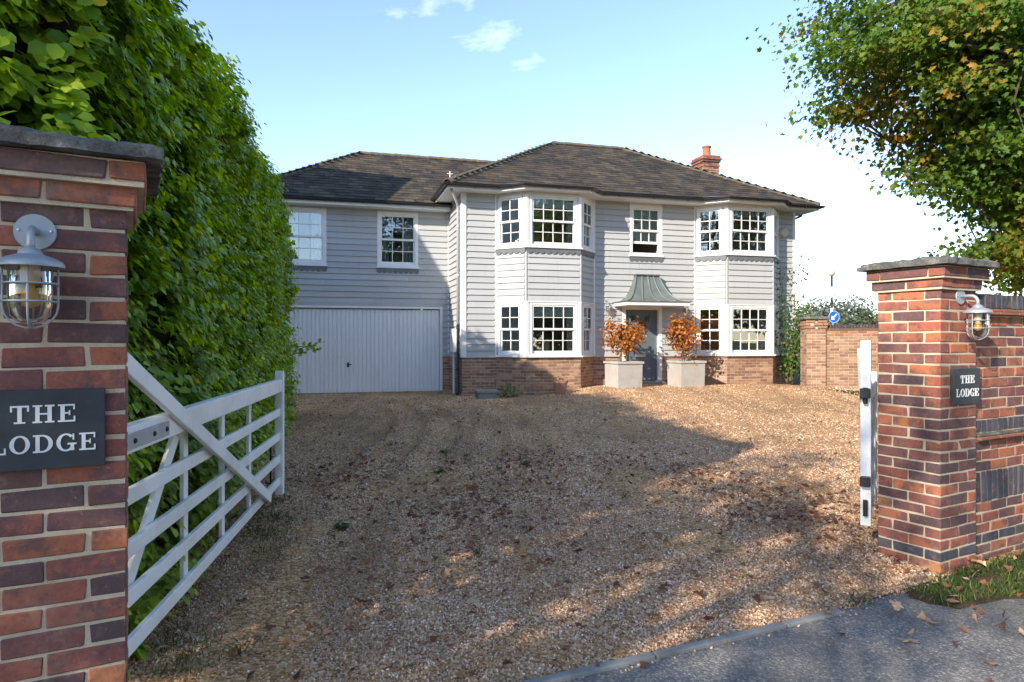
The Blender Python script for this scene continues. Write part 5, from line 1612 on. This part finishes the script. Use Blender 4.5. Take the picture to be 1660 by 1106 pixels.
# ------------------------------------------------------------------ garden wall on the right
GW0, GW1 = Vector((7.66, 17.75)), Vector((12.5, 17.0))
gd_ = (GW1 - GW0); gwl = gd_.length; ga = math.atan2(gd_.y, gd_.x)
gw = empty('garden_wall', (GW0.x, GW0.y, 0), ga); tag(gw, 'brick garden wall with dark coping behind the right gate pier', 'wall')
GZ0, GZ1 = 0.38, 1.90
MB().box(0, gwl, 0.008, 0.215, 0.2, GZ1).build('mortar', MAT['mortar_house'], gw)
MB().box(0, 0.46, -0.05, 0.60, 0.2, 2.12).build('end_pier', MAT['mortar_house'], gw)
gb = 0
for c in range(21):
    z = GZ0 + c * 0.075
    if z + 0.065 > GZ1: break
    x = 0.47 - (0.1125 if c % 2 else 0)
    while x < gwl and x < 3.1:
        x0 = max(0.47, x); x1 = x + 0.215
        if x1 - x0 > .03:
            place('brick', HBR[gb % 4], gw, ((x0 + x1) / 2, 0.05 + random.uniform(-.002, .002), z + .0325), (0, 0, 0), ((x1 - x0) / .215, 1, 1)); gb += 1
        x += 0.225
ep = MB()
for c in range(24):
    z = 0.36 + c * 0.075
    off = 0.03 if c >= 21 else 0.0
    if c == 22: off = 0.05
    for (x0, x1) in (((0.0, 0.215), (0.225, 0.46)) if c % 2 else ((0.0, 0.1), (0.11, 0.335), (0.345, 0.46))):
        ep_o = place('brick', HBR[c % 4], gw, ((x0 + x1) / 2 + (off if x0 > .1 else -off), -0.055 - off + .05, z + .0325), (0, 0, 0), ((x1 - x0) / .215, 1, 1))
    for (y0, y1) in (((0.05, 0.26), (0.27, 0.49)) if c % 2 else ((0.05, 0.155), (0.165, 0.38), (0.39, 0.6))):
        place('brick', HBR[c % 4], gw, (-0.005 - off + .05, (y0 + y1) / 2, z + .0325), (0, 0, math.pi / 2), ((y1 - y0) / .215, 1, 1))
MB().box(-0.09, 0.55, -0.14, 0.69, 2.165, 2.24).build('pier_coping', MAT['cap'], gw, bevel=0.015)
MB().box(0.46, gwl, -0.04, 0.25, GZ1 + .002, GZ1 + .03).build('creasing_tile', MAT['tile_red'], gw)
x = 0.47; k = 0
CBR = brick_mesh('coping_brick', 0.1, 0.215, 0.065, MAT['brick_blue'], 333)
while x < 3.2:
    place('coping_brick', CBR, gw, (x + .035, 0.107, GZ1 + .032 + .05), (0, math.pi / 2, 0), (1, 1, 1)); x += .075
MB().box(3.2, gwl, 0.0, 0.215, GZ1 + .031, GZ1 + .13).build('coping', MAT['brick_blue'], gw)

# ------------------------------------------------------------------ beyond the wall
def bush(name, c, r, n, lsize, mat, label, group=None, tpl=LEAF_FAR, cat='bush'):
    root = empty(name, (c[0], c[1], 0)); tag(root, label, cat, group)
    P, d = ellipsoid_pts(n, (0, 0, c[2]), r, .3)
    P = P + rnd(n, .08) + 0.25 * np.sin(P * 2.3)[:, [1, 2, 0]]
    P = P[P[:, 2] > 0.02]
    d = norm(P - np.array([0, 0, c[2]]))
    leaf_cloud('foliage', P, norm(d + np.array([0, 0, .5]) + rnd(len(P), .5)), rnd(len(P)) + np.array([0, 0, -.3]), rng.uniform(.7, 1.2, len(P)) * lsize, tpl, mat, root)
    tw = MB()
    for k in range(7):
        e_ = Vector((random.uniform(-.6, .6) * r[0], random.uniform(-.6, .6) * r[1], c[2] + random.uniform(-.2, .6) * r[2]))
        tw.tube([(0, 0, 0), (e_.x * .3, e_.y * .3, e_.z * .6), e_[:]], [.09, .06, .02], 5)
    tw.build('stems', MAT['bark'], root)
    return root
for k, (x, y, zc, rx, rz) in enumerate([(18.2, 36, 1.3, 2.4, 1.75), (21.6, 36.5, 1.4, 2.3, 1.9), (24.8, 36.5, 1.3, 2.4, 1.75)]):
    bush('far_hedge_bush', (x, y, zc), (rx, 1.4, rz), 3200, 0.22, MAT['far_leaf'], ['low green bush showing over the garden wall beside the blue sign', 'round green bush behind the garden wall, middle of three', 'green bush behind the garden wall nearest the right pier'][k], 'bushes beyond the garden wall')
make_tree('far_tree', (20.6, 45, 0), (20.6, 45, 3.6), .15, [((20.3, 45, 3.2), (1.9, 1.4, 1.2), 1)], 60, 2600, 0.22, LEAF_FAR, MAT['pale_leaf'], 'pale grey green tree far off beside the striped pole', .4, 41, 'far trees', limbs=7)
make_tree('far_tree', (25.6, 50, 0), (25.6, 50, 4), .15, [((25.4, 50, 3.3), (1.2, 1.0, 1.7), 1)], 50, 2200, 0.22, LEAF_FAR, MAT['pale_leaf'], 'slim pale green tree far off left of the right pier', .35, 42, 'far trees', limbs=7)
for k, (x, y, lb) in enumerate([(31.5, 74, 'dull green far tree low on the horizon behind the striped pole'), (38.5, 80, 'dull green far tree low on the horizon right of the blue sign'), (46, 76, 'dull green far tree low on the horizon beside the right pier'), (57, 70, 'dull green far tree on the horizon hidden behind the right pier')]):
    make_tree('far_tree', (x, y, 0), (x, y, 3.2), .25, [((x, y, 2.9), (4.2, 3, 2.3), 1)], 50, 2200, 0.5, LEAF_FAR, MAT['far_leaf'], lb, .8, 50 + k, 'distant row of trees', limbs=6)

# striped crossing beacon
bx_, by_ = 0.4683 * 31.5, 31.5
bc = empty('crossing_beacon', (bx_, by_, 0.2)); tag(bc, 'black and white striped pole with a pale globe on top', 'beacon')
hz = CAMZ + (553 - 448) / 1107 * 31.5 - 0.2
nst = 9
for k in range(nst):
    MB().lathe([(0.055, hz * k / nst), (0.055, hz * (k + 1) / nst)], 12).build('pole_band', MAT['black'] if k % 2 == 0 else MAT['white'], bc, smooth=True, autosmooth=40)
MAT['globe'] = plain('weathered_globe', (0.50, 0.46, 0.38), 0.4, 0.08, 6, 0.0)
MB().lathe([(0.06, hz), (0.10, hz + .02), (0.145, hz + .08), (0.16, hz + .16), (0.145, hz + .24), (0.10, hz + .29), (0.0, hz + .315)], 20, caps=False).build('globe', MAT['globe'], bc, smooth=True)
# round blue arrow sign
sx_, sy_ = (1351 - 830) / 1107 * 27.0, 27.0
sg = empty('road_sign', (sx_, sy_, 0.2), R(10)); tag(sg, 'round blue road sign with a white arrow pointing down left', 'sign')
MAT['sign_blue'] = plain('sign_blue', (0.012, 0.13, 0.56), 0.4, 0.03, 3, 0.0)
MAT['sign_white'] = plain('sign_white', (0.82, 0.82, 0.82), 0.4, 0.03, 3, 0.0)
sz = CAMZ + (553 - 514) / 1107 * 27.0 - 0.2
Mx = Matrix.Translation((0, -.03, sz)) @ Matrix.Rotation(R(90), 4, 'X')
MB().lathe([(0.235, 0), (0.235, .012)], 32, Mx).build('disc', MAT['sign_blue'], sg)
rim = MB()
for q in range(36):
    a0_, a1_ = R(q * 10), R(q * 10 + 10)
    rim.prism([(.222 * math.cos(a0_), .222 * math.sin(a0_)), (.237 * math.cos(a0_), .237 * math.sin(a0_)), (.237 * math.cos(a1_), .237 * math.sin(a1_)), (.222 * math.cos(a1_), .222 * math.sin(a1_))], -.0445, -.041)
rim.build('rim', MAT['sign_white'], sg, (0, 0, sz))
ar = MB(); ca = math.cos(R(225)); sa = math.sin(R(225))
def rt(p): return (p[0] * ca - p[1] * sa, p[0] * sa + p[1] * ca)
ar.prism([rt(p) for p in [(-.17, -.032), (.03, -.032), (.03, .032), (-.17, .032)]], -.0460, -.0415)
ar.prism([rt(p) for p in [(.032, -.11), (.17, 0), (.032, .11)]], -.0462, -.0415)
ar.build('arrow', MAT['sign_white'], sg, (0, 0, sz))
MB().tube([(0, 0.02, 0), (0, 0.02, sz + .2)], .038, 10).build('post', MAT['galv'], sg)

# ------------------------------------------------------------------ planters with orange clipped trees
def planter(cx, cy, rz, w, h, z, label, tlabel, crown, seed):
    root = empty('planter', (cx, cy, z), rz); tag(root, label, 'planter', 'square planters by the front door')
    w2 = w / 2
    def sq(k): return [(-k, -k), (k, -k), (k, k), (-k, k)]
    MB().add([(*p, 0) for p in sq(w2 * .97)] + [(*p, h - .055) for p in sq(w2)], [(0, 1, 5, 4), (1, 2, 6, 5), (2, 3, 7, 6), (3, 0, 4, 7), (3, 2, 1, 0)]).build('box', MAT['planter'], root, bevel=.006)
    rim = MB()
    o_, i_ = w2 + .028, w2 - .055
    rim.add([(*p, h - .058) for p in sq(o_)] + [(*p, h) for p in sq(o_)] + [(*p, h) for p in sq(i_)] + [(*p, h - .12) for p in sq(i_)],
            [(k, (k + 1) % 4, 4 + (k + 1) % 4, 4 + k) for k in range(4)] + [(4 + k, 4 + (k + 1) % 4, 8 + (k + 1) % 4, 8 + k) for k in range(4)] + [(8 + k, 8 + (k + 1) % 4, 12 + (k + 1) % 4, 12 + k) for k in range(4)] + [(3, 2, 1, 0)])
    rim.build('rim', MAT['planter'], root, bevel=.008, segs=2)
    MB().add([(*p, h - .07) for p in sq(i_)], [(0, 1, 2, 3)]).build('soil', MAT['soil'], root)
    # the little tree
    t = empty('beech_bush', (cx, cy, z + h - .08)); tag(t, tlabel, 'tree', 'orange clipped trees in planters')
    rr = random.Random(seed)
    cz_, rx, rz_ = crown
    c0 = Vector((0, 0, cz_ - (z + h - .08)))
    for k in range(3):
        a_ = rr.uniform(0, 6.28); e_ = c0 + Vector((rr.uniform(-.2, .2), rr.uniform(-.2, .2), rr.uniform(-.1, .2)))
        MB().tube([(.07 * math.cos(a_ + 2 * k), .07 * math.sin(a_ + 2 * k), 0), (.1 * math.cos(a_ + 2 * k), .1 * math.sin(a_ + 2 * k), .2), e_[:]], [.018, .015, .007], 6).build('trunk', MAT['twig'], t, smooth=True)
    n = 1080
    cl = [c0 + Vector(v) for v in ellipsoid_pts(60, (0, 0, 0), (rx, rx, rz_), .55)[0]]
    tw = MB()
    for c in cl: tw.tube([(c0 + (c - c0) * .1 - Vector((0, 0, .12)))[:], c[:]], [.006, .003], 4, False)
    tag(tw.build('twigs', MAT['twig'], t), kind='stuff')
    C = np.repeat(np.array([c[:] for c in cl]), n // 60, axis=0)
    P = C + rnd(len(C), .095)
    dd = norm(P - np.array(c0[:]))
    P = P * np.array([1, 1, 1]) + 0.05 * np.sin(P[:, [1, 2, 0]] * 9 + seed)
    leaf_cloud('crown', P, norm(dd + rnd(len(P), .7) + np.array([0, 0, .3])), rnd(len(P)) + np.array([0, 0, -.7]), rng.uniform(.05, .10, len(P)), LEAF_OVAL, MAT['beech_leaf'], t)
    leaf_cloud('dead_leaves', rnd(60, 1) * np.array([.16, .16, .004]) + np.array([0, 0, .025]), rnd(60, .4) + np.array([0, 0, 1]), rnd(60), rng.uniform(.04, .08, 60), LEAF_OVAL, MAT['fallen'], t)
planter(2.73, 16.72, HA + R(4), 0.68, 0.66, 0.455, 'square pale grey planter left of the front door', 'orange leaved clipped tree in the planter left of the front door', (1.72, .45, .36), 5)
planter(4.37, 17.16, HA + R(1), 0.68, 0.66, 0.46, 'square pale grey planter right of the front door', 'orange leaved clipped tree in the planter right of the front door', (1.76, .38, .45), 11)

# terracotta pot, stone block, low plants at the foot of the house
p = Vector((1.13, 15.85)); z = hgt(*p)
tp_ = MB().lathe([(0.10, 0), (0.155, .28), (.175, .285), (.178, .345), (.155, .345), (.145, .29), (0, .285)], 20, caps=False).build('terracotta_pot', MAT['terracotta'], None, (p.x, p.y, z - .005), smooth=True, autosmooth=40)
tag(tp_, 'small terracotta pot against the brick base of the left bay', 'pot')
MB().lathe([(0, .31), (.15, .312)], 14, caps=False).build('soil', MAT['soil'], tp_)
leaf_cloud('withered_plant', rnd(26, .05) + np.array([0, 0, .36]), rnd(26), rnd(26), np.full(26, .06), LEAF_FAR, MAT['fallen'], tp_)
p = Vector((-0.58, 15.62)); z = hgt(*p)
sb_ = empty('stone_step', (p.x, p.y, z), HA); tag(sb_, 'low grey stone step below the drainpipe corner', 'step')
MB().box(-.22, .22, -.16, .2, -.04, .13).build('lower_block', MAT['stone'], sb_, bevel=.012, segs=2)
MB().box(-.26, .25, -.19, .22, .132, .20).build('top_slab', MAT['stone'], sb_, bevel=.015, segs=2)
def weed(x, y, r, n, h, label, mat=MAT['rose_leaf'], group='small plants on the drive', tpl=LEAF_OVAL, ls=.05, cat='plant', name='small_plant'):
    z = surf(x, y) + 0.004
    o = empty(name, (x, y, z)); tag(o, label, cat, group)
    P = np.abs(rnd(n, 1)) * np.array([0, 0, h * .6]) + rnd(n, 1) * np.array([r * .5, r * .5, 0])
    P[:, 2] = np.minimum(P[:, 2], h)
    dd = P * np.array([1, 1, .4]) + 1e-4
    leaf_cloud('leaves', P, norm(norm(dd) * .4 + np.array([0, 0, 1]) + rnd(n, .4)), dd * 6 + rnd(n, .5), rng.uniform(.7, 1.2, n) * ls, tpl, mat, o)
    st = MB()
    for k in range(5): st.tube([(0, 0, -.02), (random.gauss(0, r * .3), random.gauss(0, r * .3), h * .7)], [.004, .002], 4)
    st.build('stems', MAT['twig'], o)
weed(-0.10, 15.78, .28, 150, .30, 'leafy green plant against the bricks of the left bay', ls=.075)
LEAF_BLADE = (np.array([(-.06, 0, 0), (.06, 0, 0), (.045, .5, .05), (-.045, .5, .05), (0, 1, .2)], float), [(0, 1, 2, 3), (3, 2, 4)])
def gpx(px, py):
    """ground point that the photograph shows at this pixel"""
    z = 0.1
    for _ in range(8):
        Y = 1107 * (CAMZ - z) / (py - 553); X = (px - 830) / 1107 * Y; z = hgt(X, Y)
    return X, Y
WE = [(390, 1065, 'grassy weed in the gravel near the bottom of the long gate', .09), (445, 845, 'green weeds by the free end of the long gate', .14), (555, 862, 'bright weed in the gravel left of centre', .05),
      (712, 764, 'tiny weed with a yellow leaf beside it', .05), (1012, 806, 'small green tuft in the middle of the shaded gravel', .06), (1198, 737, 'small green tuft near the sunlit gravel', .07),
      (777, 903, 'dark leafy weed in the foreground gravel', .06), (1390, 978, 'green tuft at the end of the edging stones', .09), (850, 758, 'tiny tuft below the terracotta pot', .04), (718, 730, 'low weed in the wheel tracks', .05)]
for (px, py, lb, r) in WE:
    X, Y = gpx(px, py)
    weed(X, Y, r, int(14 + 220 * r), .03 + r * .4, lb, MAT['grass'] if r > .05 else MAT['rose_leaf'], tpl=LEAF_BLADE if r > .05 else LEAF_OVAL, ls=.04 + r * .25, name='weed', cat='weed')

# climbing rose at the right corner of the house
rb_ = hw(9.05, -0.35, 0.42)
rose = empty('climbing_rose', rb_); tag(rose, 'sparse climbing rose on the right corner of the house', 'climber')
P = []
rrr = random.Random(5)
for k in range(11):
    pts = [Vector((rrr.uniform(-.1, .1), rrr.uniform(-.1, .1), 0))]
    H_ = rrr.choice([1.2, 1.6, 2.0, 2.4, 3.3]) if k else 3.5
    n_ = int(H_ / .2); drift = rrr.uniform(-.05, .035)
    for q in range(n_):
        pts.append(pts[-1] + Vector((drift + rrr.uniform(-.07, .07), rrr.uniform(-.05, .05), .2)))
    MB().tube(pts, [(.022 if k < 2 else .012) * (1 - .8 * q / len(pts)) for q in range(len(pts))], 6).build('cane', MAT['twig'], rose, smooth=True)
    for pt in pts[2:]:
        for q in range(rrr.choice([4, 12, 20])): P.append((pt + Vector((rrr.gauss(0, .13), rrr.gauss(0, .12), rrr.gauss(0, .12))))[:])
P = np.array(P)
leaf_cloud('leaves', P, rnd(len(P)) + np.array([-.5, -.6, .8]), rnd(len(P)) + np.array([0, 0, -.4]), rng.uniform(.05, .10, len(P)), LEAF_OVAL, MAT['rose_leaf'], rose)
for k, (px, py) in enumerate([(1318, 618), (1378, 622)]):
    X, Y = gpx(px, py + 3)
    weed(X, Y, .12, 50, .38, ['small reddish plant at the foot of the garden wall pier', 'withered stalks at the foot of the garden wall'][k], MAT['fallen'] if k else MAT['rose_leaf'], ls=.07)

# ------------------------------------------------------------------ gravel, litter, grass
pts = []
def ring(y0, y1, n, smin, smax):
    Y = np.sqrt(rng.uniform(y0 ** 2, y1 ** 2, n)); X = rng.uniform(-0.62, 0.72, n) * Y
    for x, y in zip(X, Y):
        dx, dy = x - G0.x, y - G0.y
        s_ = dx * U.x + dy * U.y; t_ = dx * V.x + dy * V.y
        lim = tk(s_)
        spill = -0.10 if random.random() < .035 else (0.015 if s_ < 3.7 else -0.02)
        if t_ < lim + spill: continue
        if s_ > RS - .02 and s_ < RS + PW + .1 and t_ < PW + .08: continue
        if s_ > RS and t_ < 0.3: continue
        q = drive_pt(s_, t_ - lim - .01) if t_ > lim else (x, y, -0.004)
        thin = noise.noise(Vector((x * 1.1, y * 0.5, 21.0))) + 0.4 * noise.noise(Vector((x * 4, y * 3, 5.0)))
        if thin < -0.28 and random.random() < min(.9, (-.28 - thin) * 5): continue
        pts.append((x, y, q[2] + 0.001, rng.uniform(smin, smax)))
ring(2.4, 4.2, 46000, .0038, .0085)
ring(4.2, 6.5, 56000, .0042, .0095)
ring(6.5, 9.5, 44000, .0055, .011)
ring(9.5, 13, 26000, .006, .012)
ring(13, 17.6, 24000, .007, .013)
pts = np.array(pts)
me = bpy.data.meshes.new('gravel_points'); me.vertices.add(len(pts)); me.vertices.foreach_set('co', pts[:, :3].ravel().astype(np.float32))
at = me.attributes.new('psize', 'FLOAT', 'POINT'); at.data.foreach_set('value', pts[:, 3].astype(np.float32)); me.update()
go = place('loose_gravel', me); tag(go, 'loose brown and buff gravel stones strewn over the drive', 'gravel', kind='stuff')
ng = bpy.data.node_groups.new('gravel_scatter', 'GeometryNodeTree')
ng.interface.new_socket('Geometry', in_out='INPUT', socket_type='NodeSocketGeometry'); ng.interface.new_socket('Geometry', in_out='OUTPUT', socket_type='NodeSocketGeometry')
gi = ng.nodes.new('NodeGroupInput'); gout = ng.nodes.new('NodeGroupOutput')
ico = ng.nodes.new('GeometryNodeMeshIcoSphere'); ico.inputs['Radius'].default_value = 1.0; ico.inputs['Subdivisions'].default_value = 2
spn = ng.nodes.new('GeometryNodeSetPosition'); nz_ = ng.nodes.new('ShaderNodeTexNoise'); nz_.inputs['Scale'].default_value = 1.3
vm = ng.nodes.new('ShaderNodeVectorMath'); vm.operation = 'SUBTRACT'; vm.inputs[1].default_value = (.5, .5, .5)
vm2 = ng.nodes.new('ShaderNodeVectorMath'); vm2.operation = 'SCALE'; vm2.inputs['Scale'].default_value = 1.3
ng.links.new(nz_.outputs['Color'], vm.inputs[0]); ng.links.new(vm.outputs[0], vm2.inputs[0])
ng.links.new(ico.outputs['Mesh'], spn.inputs['Geometry']); ng.links.new(vm2.outputs[0], spn.inputs['Offset'])
sm = ng.nodes.new('GeometryNodeSetMaterial'); sm.inputs['Material'].default_value = MAT['pebble']; ng.links.new(spn.outputs[0], sm.inputs['Geometry'])
iop = ng.nodes.new('GeometryNodeInstanceOnPoints')
rv = ng.nodes.new('FunctionNodeRandomValue'); rv.data_type = 'FLOAT_VECTOR'; rv.inputs[1].default_value = (6.28, 6.28, 6.28)
rs_ = ng.nodes.new('FunctionNodeRandomValue'); rs_.data_type = 'FLOAT_VECTOR'; rs_.inputs[0].default_value = (.75, .6, .5); rs_.inputs[1].default_value = (1.35, 1.1, .85)
na = ng.nodes.new('GeometryNodeInputNamedAttribute'); na.data_type = 'FLOAT'; na.inputs['Name'].default_value = 'psize'
ms = ng.nodes.new('ShaderNodeVectorMath'); ms.operation = 'SCALE'
ng.links.new(rs_.outputs[0], ms.inputs[0]); ng.links.new(na.outputs[0], ms.inputs['Scale'])
ng.links.new(gi.outputs[0], iop.inputs['Points']); ng.links.new(sm.outputs[0], iop.inputs['Instance']); ng.links.new(rv.outputs[0], iop.inputs['Rotation']); ng.links.new(ms.outputs[0], iop.inputs['Scale'])
ng.links.new(iop.outputs[0], gout.inputs[0])
go.modifiers.new('scatter', 'NODES').node_group = ng

# fallen leaves: the larger ones singly
tv, tf = LEAF_MAPLE
def curled(seed):
    r_ = np.random.default_rng(seed); v = tv.copy()
    v[:, 2] += .25 * (v[:, 0] ** 2) * r_.uniform(.2, 1.6) + .16 * np.sin(v[:, 1] * 4 + r_.uniform(0, 6)) * r_.uniform(.2, 1)
    v[:, :2] += r_.normal(0, .06, (len(v), 2)); v[:, 2] += r_.normal(0, .06, len(v))
    v[:, 0] *= r_.uniform(.55, 1.0)
    v[:, 2] -= v[:, 2].min()
    return v
FL = {m: [MB().add([tuple(p) for p in curled(k)], tf).mesh('fallen_leaf', MAT[m], True) for k in range(5)] for m in ('fallen', 'fallen_yellow')}
spots = [(475, 968, 0), (1058, 1008, 0), (1010, 1006, 0), (980, 1040, 0), (1150, 935, 0), (1000, 985, 0), (1040, 890, 0), (820, 1050, 1), (712, 765, 1), (1105, 742, 0), (850, 775, 0), (1330, 765, 1), (1085, 958, 0), (575, 985, 0), (690, 910, 0),
         (1280, 940, 0), (1210, 940, 1), (1225, 975, 0), (1450, 990, 0), (1500, 1010, 0), (1550, 1050, 0), (1540, 985, 0), (1590, 1080, 0), (1480, 1055, 0), (1350, 1000, 0), (1160, 905, 0), (1130, 965, 0), (880, 950, 0), (760, 985, 0), (640, 955, 0),
         (590, 1040, 0), (530, 930, 0), (620, 1000, 0), (730, 935, 0), (935, 900, 0), (900, 860, 0), (1105, 790, 0), (1200, 840, 0), (1290, 850, 0), (1350, 880, 0), (1250, 800, 0), (945, 720, 1), (830, 655, 1), (838, 648, 1), (890, 730, 1), (1165, 690, 1), (1300, 790, 0), (1380, 760, 0)]
for k, (px, py, ye) in enumerate(spots):
    X, Y = gpx(px, py)
    o = place('fallen_leaf', FL['fallen_yellow' if ye else 'fallen'][k % 5], None, (X, Y, surf(X, Y) + .012), (random.uniform(-.3, .3), random.uniform(-.3, .3), random.uniform(0, 6.28)), (random.uniform(.06, .105) * (.7 if ye else 1),) * 3)
    on_road = (X - G0.x) * V.x + (Y - G0.y) * V.y < tk((X - G0.x) * U.x + (Y - G0.y) * U.y)
    if ye: tag(o, 'small yellow fallen maple leaf lying on the gravel', 'leaf', 'yellow fallen leaves on the gravel')
    elif on_road: tag(o, 'brown fallen leaf lying on the grey asphalt pavement', 'leaf', 'brown fallen leaves on the pavement')
    elif Y > 5.2: tag(o, 'brown fallen leaf lying well back on the gravel drive', 'leaf', 'brown fallen leaves far up the drive')
    else: tag(o, 'brown fallen leaf on the near gravel by the edging stones', 'leaf', 'brown fallen leaves on the near gravel')
def litter(n, box, cl, big):
    P = []
    while len(P) < n:
        if random.random() < cl:
            c = random.choice(box); X, Y = gpx(*c); X += random.gauss(0, .45); Y += random.gauss(0, .6)
        else:
            Y = random.uniform(2.8, 16.5); X = random.uniform(-.5, .72) * Y
        dx, dy = X - G0.x, Y - G0.y
        if (dx * V.x + dy * V.y) < 0.1 and random.random() < .8: continue
        if Y > 16.2 and X < 2.2: continue
        P.append((X, Y, surf(X, Y) + .010 + random.uniform(0, .010)))
    P = np.array(P); n = len(P)
    o = leaf_cloud('leaf_litter', P, norm(np.array([0, 0, 1.0]) + rnd(n, .35)), rnd(n), rng.uniform(.028, .075, n), LEAF_STAR, MAT['fallen'])
    tag(o, 'scatter of small dry brown leaves over the gravel', 'leaf litter', kind='stuff')
litter(4200, [(790, 815), (830, 760), (560, 770), (740, 840), (1200, 800), (1300, 830), (1100, 770), (880, 755), (1350, 860)], .5, 1)
def grass_patch(name, pts, label, h=(.05, .13), n=5):
    P = np.repeat(np.array(pts), n, axis=0); P[:, :2] += rng.normal(0, .03, (len(P), 2))
    k = len(P)
    up = np.array([0, 0, 1.0]) + rnd(k, .38)
    leaf_cloud_o = leaf_cloud(name, P, rnd(k) + np.array([0, -.3, .2]), up, rng.uniform(*h, k), LEAF_BLADE, MAT['grass'])
    tag(leaf_cloud_o, label, 'grass', kind='stuff')
G = []
while len(G) < 4200:
    s_ = random.uniform(4.35, 8.5); t_ = random.uniform(-.95, .02)
    if t_ < -0.30 - 0.55 * sstep(4.4, 6, s_) + 0.15 * noise.noise(Vector((s_ * 2, 0, 0))): continue
    if s_ < 4.9 and t_ > -0.02: continue
    p = gp(s_, t_)
    if noise.noise(Vector((p.x * 2.5, p.y * 2.5, 1))) < -0.5: continue
    G.append((p.x, p.y, 0.0))
grass_patch('verge_grass', G, 'rough green grass verge below the right brick wall', (.02, .065), 5)
grid('verge', MAT['bare_earth'], list(np.arange(4.3, 9, .12)), list(np.linspace(0, 1, 10)),
     lambda s_, q: (lambda p: (p.x, p.y, 0.012 * (1 - abs(2 * q - 1)) + .012 * noise.noise(Vector((p.x * 5, p.y * 5, 0))) - .004 - .02 * (q == 1) - .015 * (s_ < 4.4)))(gp(s_, 0.045 - q * (0.42 + 0.5 * sstep(4.4, 6, s_)))))
G = []
for _ in range(500):
    X, Y = gpx(random.gauss(440, 22), random.gauss(850, 40)); G.append((X, Y, surf(X, Y)))
for _ in range(160):
    X, Y = gpx(random.gauss(300, 30), random.uniform(1020, 1100)); G.append((X, Y, surf(X, Y)))
grass_patch('gate_side_grass', G, 'thin grass growing through gravel by the long gate', (.015, .05), 3)

# dead leaves blown on to the verge and along the foot of the wall
P = []
for _ in range(170):
    p = gp(random.uniform(4.2, 7.5), random.uniform(-1.0, .03)); P.append((p.x, p.y, .03 + random.uniform(0, .03)))
P = np.array(P); n = len(P)
tag(leaf_cloud('verge_leaf_litter', P, norm(np.array([0, 0, 1.0]) + rnd(n, .5)), rnd(n), rng.uniform(.03, .07, n), LEAF_STAR, MAT['fallen']), 'brown leaves caught in the grass verge by the wall', 'leaf litter', kind='stuff')
